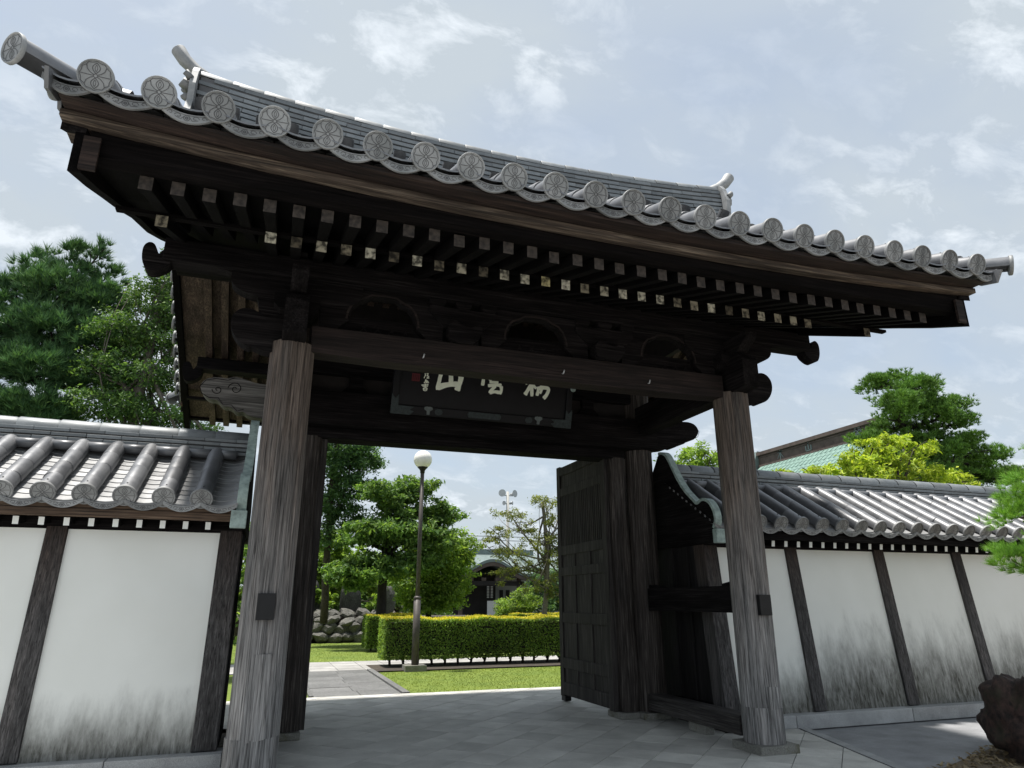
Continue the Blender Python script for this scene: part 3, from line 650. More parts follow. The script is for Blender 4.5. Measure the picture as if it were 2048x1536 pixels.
# tier strips between flying and base rafters
obj('eave_strip', MB().box(-3.93, 3.93, -1.06, -1.0, 4.40, 4.43), gate, mats='wood_eave_shade_x')
obj('eave_strip', MB().box(-3.93, 3.93, 4.52, 4.61, 4.408, 4.45), gate, mats='wood_dark_x')
def curved_board(y0, y1, zb, zt, rise_b, rise_t, half, mat, name, parent=gate, bev=0.006, slant=0.0):
    mb = MB(); n = 40; vs = []
    for i in range(n + 1):
        x = -half + 2 * half * i / n; q = (abs(x) / 4.1) ** 2.2
        vs += [(x, y0 + slant, zb + rise_b * q), (x, y1, zb + rise_b * q), (x, y1, zt + rise_t * q), (x, y0, zt + rise_t * q)]
    fs = []
    for i in range(n):
        for k in range(4): fs.append((i * 4 + k, i * 4 + (k + 1) % 4, (i + 1) * 4 + (k + 1) % 4, (i + 1) * 4 + k))
    fs += [(3, 2, 1, 0), tuple(n * 4 + k for k in range(4))]
    mb.add(vs, fs); return obj(name, mb, parent, mats=mat, bevel=bev)
for f_, m1, m2 in ((1, 'wood_fascia', 'wood_eave_shade_x'), (-1, 'wood_brown_x', 'wood_dark_x')):
    Yf = (lambda y: y) if f_ == 1 else (lambda y: 3.5 - y)
    curved_board(Yf(-2.04), Yf(-1.72), 4.335, 4.395, 0.150, 0.145, 4.10, m1, 'eave_board')
    curved_board(Yf(-2.185), Yf(-1.70), 4.398, 4.445, 0.145, 0.105, 4.08, 'wood_batten', 'tile_batten')
    curved_board(Yf(-1.955), Yf(-1.80), 4.262, 4.333, 0.03, 0.148, 3.93, m2, 'eave_beam', slant=0.03 * f_)
# bargeboards
def barge(sx):
    ys = [-1.96, -1.55, -1.16, -0.6, -0.19, 0.5, 1.2, 1.75, 2.3, 3.0, 3.7, 4.3, 4.7, 5.1, 5.46]
    lo = []
    for y in ys:
        u = abs(y - 1.75)
        lo.append((y, np.interp(u, [0, 0.55, 1.25, 1.94, 2.35, 2.91, 3.3, 3.71], [5.56, 5.32, 5.03, 4.80, 4.63, 4.42, 4.27, 4.13])))
    hi = []
    for (y, z) in lo:
        u = abs(y - 1.75); hi.append((y, z + np.interp(u, [0, 2.5, 3.71], [0.60, 0.48, 0.30])))
    return lo + hi[::-1]
for sx in (-1, 1):
    b = obj('bargeboard', MB().prism(barge(sx), 'x', sx * 3.93, sx * 4.01), gate, mats='wood_eave_shade_y', bevel=0.008)
    obj('end_plate', MB().box(sx * 3.90 - .05, sx * 3.90 + .05, -1.985, -1.962, 4.15, 4.40), b, mats='wood_batten')
    # capping boards stepping out under the verge tiles
    cap = [(y, z) for y, z in barge(sx)]; n = len(cap) // 2
    hi = cap[n:][::-1]
    obj('verge_board', MB().prism([(y, z) for y, z in hi] + [(y, z + 0.10) for y, z in hi[::-1]], 'x', sx * 3.95, sx * 4.10), gate, mats='wood_dark_y', bevel=0.006)
    obj('gable_panel', MB().prism([(-0.2, 4.72), (1.75, 5.58), (3.7, 4.72)], 'x', sx * 2.45, sx * 2.53), gate, mats='wood_inner')

# ---------------------------------------------------------------- gate roof
roof = obj('roof', MB().box(-3.2, 3.2, 1.55, 1.95, 6.2, 6.9), gate, mats='wood_inner')   # ridge core under the tiles
YR, ZR = 1.75, 6.966
def zax(x, u):
    """height of a cover-tile axis at distance u from the ridge line"""
    t = u / 4.02
    return ZR - 0.80 * u + 0.0498 * u * u + (0.105 * t + 0.20 * (1 - t)) * (x / 3.87) ** 2
def crest(mb, r, mi, off=-0.0):
    """flower crest in flat strokes, groove shade put into their dark colour, disc in xz plane facing -y"""
    k = r / 0.107; w = 0.0052 * k; y = off
    def rb(p, ww=1.0): ribbon(mb, [(a * k, b * k) for a, b in p], w * ww, off=y, mi=mi)
    for s in (1, -1):
        lens = [(0.022 * math.sin(t / 10 * math.pi), s * (0.014 + 0.068 * t / 10)) for t in range(11)]
        rb(lens); rb([(-a, b) for a, b in lens])
        rb([(0.0075 * math.sin(t / 8 * math.pi), s * (0.026 + 0.043 * t / 8)) for t in range(9)], .7); rb([(-0.0075 * math.sin(t / 8 * math.pi), s * (0.026 + 0.043 * t / 8)) for t in range(9)], .7)
        for q in (1, -1):
            rb([(q * 0.010, s * 0.006), (q * 0.030, s * 0.016), (q * 0.050, s * 0.036), (q * 0.057, s * 0.064)])
    for q in (1, -1): rb([(q * 0.012, 0), (q * 0.085, 0.001)])
    rb([(0.012 * math.cos(t / 10 * 6.283), 0.012 * math.sin(t / 10 * 6.283)) for t in range(11)], .9)
    for t in range(12):        # scallops round the rim
        a = t / 12 * 6.283; b = (t + 1) / 12 * 6.283
        rb([((0.092 - 0.007 * math.sin(j / 5 * math.pi)) * math.cos(a + (b - a) * j / 5), (0.092 - 0.007 * math.sin(j / 5 * math.pi)) * math.sin(a + (b - a) * j / 5)) for j in range(6)], .8)
def disc_tile(r, rt, length, nail=True):
    """round eave tile: axis along y (front at y=0, body back to +length), crest on the face"""
    mb = MB(); n = 30
    def ring(rr, y): return [(rr * math.cos(2 * math.pi * k / n), y, rr * math.sin(2 * math.pi * k / n)) for k in range(n)]
    prof = [(r * 0.90, 0.006), (r * 0.905, 0.0), (r * 0.975, -0.002), (r, 0.004), (r, 0.026), (r * 0.93, 0.032)]
    vs = []; 
    for rr, y in prof: vs += ring(rr, y)
    fs = []
    for i in range(len(prof) - 1):
        for k in range(n): fs.append((i * n + k, i * n + (k + 1) % n, (i + 1) * n + (k + 1) % n, (i + 1) * n + k))
    mb.add(vs, [f[::-1] for f in fs], 0, True)
    mb.add(ring(r * 0.90, 0.006), [tuple(range(n))], 0); mb.add(ring(r * 0.93, 0.032), [tuple(range(n))[::-1]], 0)
    # body: upper half shell
    h = 14; vs = []; fs = []
    for y in (0.02, length):
        for k in range(h + 1):
            a = math.pi * (-0.12 + 1.24 * k / h); vs.append((rt * math.cos(a), y, rt * math.sin(a)))
    fs = [(k, k + 1, h + 1 + k + 1, h + 1 + k) for k in range(h)]
    mb.add(vs, fs, 1, True)
    if nail: mb.tube([(0, 0.11, rt - 0.004), (0, 0.115, rt + 0.006)], [0.010, 0.006], 8, 2)
    crest(mb, r, 2, 0.0042)
    return mb
def cover_tile(rt, length):
    mb = MB(); h = 12; vs = []; fs = []
    sec = [(0.0, rt * 1.0), (0.008, rt * 1.018), (length - 0.03, rt * 1.0), (length, rt * 0.95)]
    for y, rr in sec:
        for k in range(h + 1):
            a = math.pi * (-0.12 + 1.24 * k / h); vs.append((rr * math.cos(a), y, rr * math.sin(a)))
    for i in range(len(sec) - 1):
        fs += [(i * (h + 1) + k, i * (h + 1) + k + 1, (i + 1) * (h + 1) + k + 1, (i + 1) * (h + 1) + k) for k in range(h)]
    mb.add(vs, fs, 0, True)
    mb.add([vs[k] for k in range(h + 1)], [tuple(range(h + 1))[::-1]], 0)
    return mb
def pendant(half, sag, hgt, n=14):
    """eave pan tile: scalloped front apron with a scroll in flat dark strokes, groove shade painted in"""
    mb = MB(); vs = []; fs = []
    zt = lambda t: -sag * (1 - (2 * t - 1) ** 2)
    for i in range(n + 1):
        t = i / n; x = -half + 2 * half * t; hh = hgt * (0.62 + 0.38 * math.sin(math.pi * t))
        vs += [(x, 0, zt(t)), (x, 0, zt(t) - hh), (x, 0.022, zt(t) - hh), (x, 0.022, zt(t)), (x, 0.30, zt(t) + 0.0)]
    for i in range(n):
        a, b = i * 5, (i + 1) * 5
        fs += [(a, a + 1, b + 1, b), (a + 1, a + 2, b + 2, b + 1), (a + 2, a + 3, b + 3, b + 2), (a, b, b + 4, a + 4)]
    mb.add(vs, fs, 0, False)
    w = 0.0045; y = -0.0018
    for s in (1, -1):
        for (c, rr) in ((0.045, 0.020), (0.088, 0.016)):
            if c > half * 0.75: continue
            zc_ = zt(0.5 + s * c / (2 * half)) - hgt * 0.46
            ribbon(mb, [(s * (c + rr * (1 - k / 16) * math.cos(k / 16 * 7)), zc_ + rr * (1 - k / 16) * math.sin(k / 16 * 7)) for k in range(14)], w, off=y, mi=1)
        ribbon(mb, [(s * 0.012, -sag - hgt * 0.30), (s * 0.03, -sag - hgt * 0.72), (s * 0.06, -sag - hgt * 0.62 + 0.006)], w, off=y, mi=1)
    ribbon(mb, [(0.016 * math.cos(k / 10 * 6.283), -sag - hgt * 0.5 + 0.02 * math.sin(k / 10 * 6.283)) for k in range(11)], w, off=y, mi=1)
    ribbon(mb, [(0.006 * math.cos(k / 8 * 6.283), -sag - hgt * 0.5 + 0.008 * math.sin(k / 8 * 6.283)) for k in range(9)], 0.008, off=y, mi=1)
    for e in (0.012, ):
        ribbon(mb, [(-half * 0.86 + 1.72 * half * k / 20, zt(0.07 + 0.86 * k / 20) - 0.010) for k in range(21)], 0.0035, off=y, mi=1)
    return mb
XD = [0.3425 * (i - 11) + 7.9e-5 * (i - 11) ** 3 for i in range(23)]
RT = 0.088
me_disc = disc_tile(0.107, RT, 0.30).mesh('eave_round_tile', ['tile_disc', 'tile', 'tile_groove'])
me_cov = cover_tile(RT, 0.315).mesh('cover_tile', 'tile')
me_pend = pendant(0.152, 0.048, 0.062).mesh('eave_pan_tile', ['tile_disc', 'tile_groove'])
def slope_at(x, u): return math.atan2(zax(x, u - 0.02) - zax(x, u + 0.02), 0.04)
us = [4.02]; acc = 0
while us[-1] > 0.35: us.append(us[-1] - 0.30 * math.cos(slope_at(0, us[-1])))
stuffF = MB(); stuffR = MB()
for i, x in enumerate(XD):
    sl = slope_at(x, 4.02)
    obj('eave_round_tile', me_disc, roof, (x, YR - 4.02 + random.uniform(-.004, .004), zax(x, 4.02) + random.uniform(-.003, .003)), rot=(sl * 0.85 + R(random.uniform(-1, 1)), R(random.uniform(-4, 4)), R(random.uniform(-1, 1))))
    for k in range(1, len(us)):
        u = us[k]; s_ = slope_at(x, u - 0.1)
        if k <= 4: obj('cover_tile', me_cov, roof, (x + random.uniform(-.003, .003), YR - u, zax(x, u)), rot=(s_, 0, R(random.uniform(-.6, .6))))
        else:
            t = MB().merge(cover_tile(RT, 0.315)); t.xform(Matrix.Translation((x, YR - u, zax(x, u))) @ Matrix.Rotation(s_, 4, 'X')); stuffF.merge(t)
        if k % 2 == 1:
            t = MB().merge(cover_tile(RT, 0.62)); t.xform(Matrix.Translation((x, YR + u, zax(x, u))) @ Matrix.Rotation(math.pi, 4, 'Z') @ Matrix.Rotation(s_, 4, 'X')); stuffR.merge(t)
for i in range(24):
    xa = XD[i - 1] if i > 0 else XD[0] - 0.30; xb = XD[i] if i < 23 else XD[22] + 0.30
    xm = (xa + xb) / 2; w = (xb - xa) / 2
    sl = slope_at(xm, 4.02)
    q = (zax(xb, 4.02) - zax(xa, 4.02)) / (xb - xa)
    obj('eave_pan_tile', me_pend, roof, (xm, YR - 4.02 + 0.040, zax(xm, 4.02) - 0.034), rot=(sl * 0.30, -math.atan(q), 0), sc=(w / 0.152 * 0.985, 1, 1))
    # pan courses up the slope
    for k in range(0, 2 * len(us)):
        u = 4.0 - k * 0.125
        if u < 0.3: break
        for sg, st in ((-1, stuffF), (1, stuffR)):
            vs = []; 
            for (du, dz) in ((0, 0.014), (0, 0.0), (-0.16, -0.012)):
                for j in range(7):
                    t = j / 6; xx = xa + (xb - xa) * t
                    vs.append((xx, YR + sg * (u + du), zax(xx, max(u + du, 0)) - 0.030 - 0.048 * (1 - (2 * t - 1) ** 2) + (0.014 if dz == 0.014 else 0.0 if du == 0 else -0.0)))
            # riser then tread
            fs = [(j, j + 1, 7 + j + 1, 7 + j) for j in range(6)] + [(j, j + 1, 14 + j + 1, 14 + j) for j in range(6)]
            if sg == -1: fs = [f[::-1] if a < 6 else f for a, f in enumerate(fs)]
            st.add(vs, fs, 0, False)
o = obj('upper_front_tiles', stuffF, roof, mats='tile'); o['kind'] = 'stuff'
o = obj('rear_slope_tiles', stuffR, roof, mats='tile'); o['kind'] = 'stuff'
# under-tile bedding seen from below at the eaves
bed = MB()
for sg in (-1, 1):
    bed.grid(lambda u, v, sg=sg: (-4.06 + 8.12 * u, YR + sg * (0.2 + 3.74 * v), zax(-4.06 + 8.12 * u, 0.2 + 3.74 * v) - 0.105), 24, 16, 0, False)
obj('tile_bedding', bed, roof, mats='wood_inner')
# verge tiles: round tiles laid across the gable edge, crested discs facing out
me_vd = disc_tile(0.104, 0.090, 0.48, False).mesh('verge_round_tile', ['tile_disc', 'tile', 'tile_groove'])
for sx in (-1, 1):
    for sg in (-1, 1):
        u = 3.92; first = True
        while u > 0.5:
            x = sx * (4.22 if not first else 4.33)
            tilt = (R(-7) if first else R(4))
            z = zax(4.0, u) + (0.035 if first else -0.03)
            ang = math.pi / 2 * sx
            if first: ang = sx * math.radians(42) if sg < 0 else sx * math.radians(138)
            M = Matrix.Translation((x, YR + sg * (u + (0.13 if first else 0)), z + (-0.03 if first else 0))) @ Matrix.Rotation(ang, 4, 'Z') @ Matrix.Rotation(-tilt, 4, 'X')
            o = obj('verge_round_tile', me_vd, roof); o.matrix_local = M
            # hanging flange tile below
            o2 = obj('verge_flange', MB().prism([(-0.17, 0.0), (0.12, 0.0), (0.12, -0.13), (0.02, -0.16), (-0.15, -0.13)], 'x', -0.012, 0.012), roof, (sx * 4.12, YR + sg * u, z - 0.06), rot=(sg * -slope_at(4, u), 0, 0), mats='tile')
            u -= 0.285 * math.cos(slope_at(4, u)); first = False
    # descending verge ridge
    for sg in (-1, 1):
        for k in range(12):
            u = 3.75 - k * 0.29
            obj('verge_cover_tile', me_cov, roof, (sx * 4.0, YR + sg * u, zax(4.0, u) + 0.03), rot=(slope_at(4, u), 0, 0 if sg < 0 else math.pi))
# main ridge: courses of flat ridge tiles, capped by half-round tiles
def ridge_z(x): return 0.25 * (x / 4.0) ** 2
me_n = MB().box(-0.19, 0.19, -0.17, 0.17, 0, 0.052).mesh('ridge_tile', 'tile_ridge')
for c in range(10):
    wd = 1.12 - 0.035 * c; z0 = 6.94 + c * 0.080; stag = 0.19 * (c % 2)
    nx = 21; 
    for k in range(nx + 1):
        x = -3.99 + stag + k * 0.38
        x0, x1 = max(-3.98, x), min(3.98, x + 0.374)
        if x1 - x0 < 0.06: continue
        xm = (x0 + x1) / 2; zr_ = ridge_z(xm); q = math.atan((ridge_z(x1) - ridge_z(x0)) / (x1 - x0))
        o = obj('ridge_tile', me_n, roof, (xm, YR + random.uniform(-.006, .006), z0 + zr_ + random.uniform(-.004, .004)), rot=(R(random.uniform(-1, 1)), -q + R(random.uniform(-.35, .35)), R(random.uniform(-.6, .6))), sc=((x1 - x0) / 0.38, wd, 1))
for k in range(17):      # mortar core between courses
    x0 = -3.96 + k * 0.4659
    obj('ridge_core', MB().box(0, 0.4655, -0.125, 0.125, 6.85, 7.72), roof, (x0, YR, ridge_z(x0 + .23)), mats='tile_groove')
me_cap = MB()
h = 10; vs = []
for xx, rr in ((0, 0.115), (0.012, 0.12), (0.37, 0.115), (0.40, 0.105)):
    for k in range(h + 1):
        a = math.pi * k / h; vs.append((xx, rr * math.cos(a), rr * math.sin(a)))
me_cap.add(vs, [(i * (h + 1) + k, (i + 1) * (h + 1) + k, (i + 1) * (h + 1) + k + 1, i * (h + 1) + k + 1) for i in range(3) for k in range(h)], 0, True)
me_cap = me_cap.mesh('ridge_cap', 'tile_ridge')
for k in range(20):
    x = -3.98 + k * 0.398; q = math.atan(ridge_z(x + .4) - ridge_z(x)) / 0.4
    obj('ridge_cap', me_cap, roof, (x, YR, 7.735 + ridge_z(x)), rot=(0, -q, 0))
# ridge-end ogre tiles with a projecting round tile on top
for sx in (-1, 1):
    g_ = obj('ridge_end_tile', MB().prism([(-.34, 7.0), (.34, 7.0), (.36, 7.2), (.25, 7.45), (.27, 7.7), (.19, 7.95), (.10, 8.08), (-.10, 8.08), (-.19, 7.95), (-.27, 7.7), (-.25, 7.45), (-.36, 7.2)], 'x', sx * 3.985, sx * 4.06), roof, (0, YR, 0.02), mats='tile_disc', bevel=0.02)
    lump = MB()
    rs = random.Random(3)
    for k in range(16):
        y, z = rs.uniform(-.22, .22), rs.uniform(7.12, 7.92)
        r0 = rs.uniform(.04, .085)
        pts = [(sx * (4.06 + 0.0), y, z), (sx * (4.06 + r0), y + rs.uniform(-.05, .05), z + rs.uniform(-.02, .06)), (sx * (4.06 + r0 * 1.5), y, z + rs.uniform(0, .08))]
        lump.tube(pts, [r0, r0 * .9, r0 * .45], 8)
    obj('carved_face', lump, g_, mats='tile_disc')
    o = obj('projecting_round_tile', MB().tube([(sx * 3.86, 0, 7.98), (sx * 4.06, 0, 8.10), (sx * 4.20, 0, 8.22), (sx * 4.30, 0, 8.36)], [.085, .085, .09, .095], 16), g_, mats='tile_disc', bevel=0.006)

# ---------------------------------------------------------------- doors
def door(sx):
    d = obj('door_leaf', MB().box(-.03, .03, 0.02, 1.74, 0.10, 3.56), gate, (sx * 2.0, 2.27, 0), mats='wood_door')
    face = -sx
    def rail(y0, y1, z0, z1, t=0.052, nm='rail', mat='wood_door'):
        obj(nm, MB().box(-t, t, y0, y1, z0, z1), d, mats=mat, bevel=0.005)
    rail(0.0, 0.13, 0.08, 3.60, 0.055, 'stile', 'wood_door'); rail(1.63, 1.76, 0.08, 3.60, 0.055, 'stile', 'wood_door')
    for z0, z1 in ((0.10, 0.28), (0.48, 0.63), (1.14, 1.29), (1.84, 1.97), (2.16, 2.30), (3.10, 3.23), (3.44, 3.58)):
        rail(0.13, 1.63, z0, z1)
    for y in (0.58, 1.12):
        for z0, z1 in ((0.28, 0.48), (0.63, 1.14), (1.29, 1.84), (1.97, 2.16)):
            rail(y, y + 0.09, z0, z1, 0.048, 'mullion', 'wood_door')
    for k in range(24):
        y = 0.14 + k * 0.0622
        obj('slat', MB().box(-.042, .042, y, y + 0.036, 2.30, 3.10), d, mats='wood_door')
    obj('pivot_shoe', MB().box(-.05, .05, 1.60, 1.74, 0.015, 0.08), d, mats='iron_black')
    return d
door(1); door(-1)

# ---------------------------------------------------------------- signboard
sign = thing('signboard', (-0.05, 1.75, 3.60), 'black hanging signboard with large pale characters under the gate roof', 'sign')
sign.rotation_euler = (R(16), 0, 0)
obj('board', MB().box(-1.14, 1.14, 0.0, 0.035, 0.20, 1.05), sign, mats='lacquer_black')
for (x0, x1, z0, z1) in ((-1.215, 1.215, 0.10, 0.215), (-1.215, 1.215, 1.02, 1.13)):
    obj('frame_rail', MB().box(x0, x1, -0.035, 0.045, z0, z1), sign, mats='lacquer_black', bevel=0.01)
for x in (-1.215, 1.13):
    obj('frame_rail', MB().box(x, x + 0.085, -0.032, 0.042, 0.217, 1.018), sign, mats='lacquer_black', bevel=0.01)
def plate(poly, y=-0.038, m='verdigris_dark', nm='metal_fitting'): obj(nm, MB().prism(poly, 'y', y, y - 0.006), sign, mats=m, bevel=0.002)
for s in (-1, 1):
    plate([(s * 1.22, 0.095), (s * 0.98, 0.095), (s * 0.93, 0.14), (s * 0.98, 0.16), (s * 0.93, 0.20), (s * 1.13, 0.205), (s * 1.13, 0.34), (s * 1.175, 0.29), (s * 1.22, 0.35)])
    plate([(s * 0.61 + 0.05 * math.cos(k / 10 * 6.283), 0.16 + 0.042 * math.sin(k / 10 * 6.283)) for k in range(10)])
    plate([(s * 0.745 + dx, 0.165 + dz) for dx, dz in ((-.018, -.05), (.018, -.05), (.02, -.005), (.055, .02), (.05, .045), (.02, .055), (0, .05), (-.02, .055), (-.05, .045), (-.055, .02), (-.02, -.005))], m='verdigris_mid')
plate([(-.23, .15), (-.21, .125), (.20, .125), (.22, .15), (.22, .175), (.20, .20), (-.21, .20), (-.23, .175)])
plate([(1.208 + 0.038 * math.cos(k / 12 * 6.283), 0.63 + 0.038 * math.sin(k / 12 * 6.283)) for k in range(12)], m='verdigris')
GL = {"yama":[[[[-0.668,0.652],[-0.678,0.602],[-0.683,0.556],[-0.697,0.482],[-0.69,0.452]],0.0502],[[[-0.696,0.473],[-0.595,0.512],[-0.489,0.535],[-0.421,0.529]],0.0709],[[[-0.543,0.669],[-0.533,0.597],[-0.53,0.538]],0.062],[[[-0.415,0.676],[-0.404,0.637],[-0.411,0.57],[-0.426,0.515],[-0.439,0.464]],0.0679]],"kumo":[[[[-0.079,0.852],[0.033,0.861],[0.103,0.863]],0.0354],[[[0.012,0.858],[0.013,0.775],[0.018,0.694]],0.0413],[[[-0.105,0.762],[-0.102,0.655],[-0.107,0.56]],0.0443],[[[-0.085,0.771],[0.139,0.782],[0.144,0.735],[0.137,0.659]],0.0384],[[[-0.04,0.735],[-0.002,0.712]],0.0266],[[[0.058,0.746],[0.095,0.723]],0.0266],[[[-0.039,0.659],[0.005,0.632]],0.0354],[[[0.066,0.665],[0.137,0.663]],0.0295],[[[-0.014,0.61],[0.099,0.615]],0.0354],[[[-0.03,0.561],[0.06,0.577],[0.144,0.583]],0.0413],[[[0.061,0.564],[0.018,0.505],[-0.0,0.47]],0.0473],[[[0.002,0.474],[0.068,0.49],[0.125,0.486]],0.0443],[[[0.146,0.565],[0.153,0.519],[0.134,0.473]],0.0443]],"tachi":[[[[0.482,0.811],[0.567,0.834]],0.0354],[[[0.483,0.647],[0.539,0.673],[0.612,0.674]],0.0443],[[[0.559,0.847],[0.567,0.683],[0.586,0.485]],0.0473],[[[0.571,0.642],[0.521,0.555],[0.49,0.497]],0.0532],[[[0.587,0.63],[0.634,0.593]],0.0384],[[[0.649,0.829],[0.789,0.83]],0.0325],[[[0.712,0.863],[0.693,0.751]],0.0384],[[[0.642,0.67],[0.775,0.669]],0.0384],[[[0.732,0.658],[0.665,0.582]],0.0325],[[[0.671,0.597],[0.658,0.499]],0.0443],[[[0.65,0.588],[0.751,0.611],[0.812,0.597],[0.796,0.526],[0.757,0.47]],0.0502],[[[0.723,0.671],[0.722,0.602],[0.699,0.53]],0.0354]],"signature":[[[[-0.874,0.634],[-0.864,0.602]],0.0133],[[[-0.871,0.608],[-0.881,0.572]],0.0118],[[[-0.853,0.63],[-0.835,0.642],[-0.842,0.611]],0.0118],[[[-0.851,0.604],[-0.824,0.6],[-0.848,0.575],[-0.816,0.581]],0.0118],[[[-0.853,0.558],[-0.864,0.54],[-0.836,0.546]],0.0118],[[[-0.876,0.52],[-0.824,0.535]],0.0133],[[[-0.851,0.538],[-0.877,0.51]],0.0118],[[[-0.844,0.533],[-0.846,0.515],[-0.816,0.522]],0.0118],[[[-0.905,0.481],[-0.82,0.494]],0.0133],[[[-0.89,0.467],[-0.825,0.476]],0.0118],[[[-0.861,0.505],[-0.858,0.449]],0.0133],[[[-0.881,0.444],[-0.836,0.451],[-0.839,0.419],[-0.872,0.419],[-0.879,0.444]],0.0118],[[[-0.874,0.432],[-0.838,0.435]],0.0089]]}
def brush(mb, pts, w, y):
    """brush stroke: smooth ribbon with round, slightly swollen ends"""
    P = [Vector((p[0] + 0.05, p[1])) for p in pts]; Q = []
    for i in range(len(P) - 1):
        for k in range(6):
            t = k / 6; a = P[max(i - 1, 0)]; b = P[i]; c = P[i + 1]; d = P[min(i + 2, len(P) - 1)]
            Q.append(0.5 * ((2 * b) + (c - a) * t + (2 * a - 5 * b + 4 * c - d) * t * t + (3 * b - a - 3 * c + d) * t ** 3))
    Q.append(P[-1]); n = len(Q); l = []; r = []
    for i, p in enumerate(Q):
        d = (Q[min(i + 1, n - 1)] - Q[max(i - 1, 0)]).normalized(); nn = Vector((-d.y, d.x)); t = i / (n - 1)
        ww = w / 2 * (1.02 - 0.20 * math.sin(math.pi * t)) * (1 + 0.06 * math.sin(9 * t + w * 400))
        if i in (0, n - 1): ww *= 0.72; p = p + d * (w * 0.12 * (1 if i else -1))
        l.append(p + nn * ww); r.append(p - nn * ww)
    vs = [(a.x, y, a.y) for a in l] + [(a.x, y, a.y) for a in r]
    mb.add(vs, [(i, i + 1, n + i + 1, n + i) for i in range(n - 1)])
for nm, strokes in GL.items():
    mb = MB()
    for k, (pts, w) in enumerate(strokes): brush(mb, pts, w * (1.12 if nm != 'signature' else 1.1), -0.004 - 0.0004 * k)
    obj('painted_signature' if nm == 'signature' else 'painted_character', mb, sign, mats='glyph_white')
mb = MB().prism([(-0.985, 0.525), (-0.885, 0.525), (-0.885, 0.62), (-0.985, 0.62)], 'y', -0.003, 0.0)
obj('red_seal', mb, sign, mats='seal_red')
sc_ = MB()
for k in range(4):
    ribbon(sc_, [(-0.97 + 0.022 * k, 0.54), (-0.972 + 0.024 * k, 0.605)], 0.006, off=-0.0045)
obj('seal_carving', sc_, sign, mats='lacquer_black')
for s in (-0.75, 0.75): obj('hanger', MB().tube([(s, 0.02, 1.10), (s, 0.20, 1.25)], 0.012, 6), sign, mats='iron_black')

# ------------------------------------------------------------------ boundary walls either side of the gate
SW = 0.337; WE_Y, WE_Z = 0.86, 2.42; WR_Y = 2.10
def wz(y): return WE_Z + 0.615 * (y - WE_Y) + 0.04 * (y - WE_Y) ** 2 * 0
me_wdisc = disc_tile(0.106, 0.085, 0.30).mesh('wall_eave_round_tile', ['tile_disc', 'tile', 'tile_groove'])
me_wcov = cover_tile(0.085, 0.345).mesh('wall_cover_tile', 'tile')
me_wpend = pendant(0.150, 0.045, 0.055).mesh('wall_eave_pan_tile', ['tile_disc', 'tile_groove'])
def pan_tile(half, sag, length):
    mb = MB(); n = 8; vs = []
    for (y, z) in ((0.0, -0.026), (0.0, 0.0), (length, 0.0)):
        for i in range(n + 1):
            t = i / n; vs.append((-half + 2 * half * t, y, z - sag * (1 - (2 * t - 1) ** 2)))
    m = n + 1
    mb.add(vs, [(i, i + 1, m + i + 1, m + i) for i in range(n)], 0); mb.add(vs, [(m + i, m + i + 1, 2 * m + i + 1, 2 * m + i) for i in range(n)], 0, True)
    return mb
me_wpan = pan_tile(0.150, 0.045, 0.16).mesh('wall_pan_tile', 'tile_pan')
me_wr = MB().box(-.024, .024, 0.0, 0.5, -.037, .037).mesh('wall_rafter', 'wood_dark_y')
me_wend = MB().box(-.024, .024, -0.003, 0.0, -.037, .037).mesh('rafter_end_paint', 'white_paint')
SLW = math.atan(0.615)
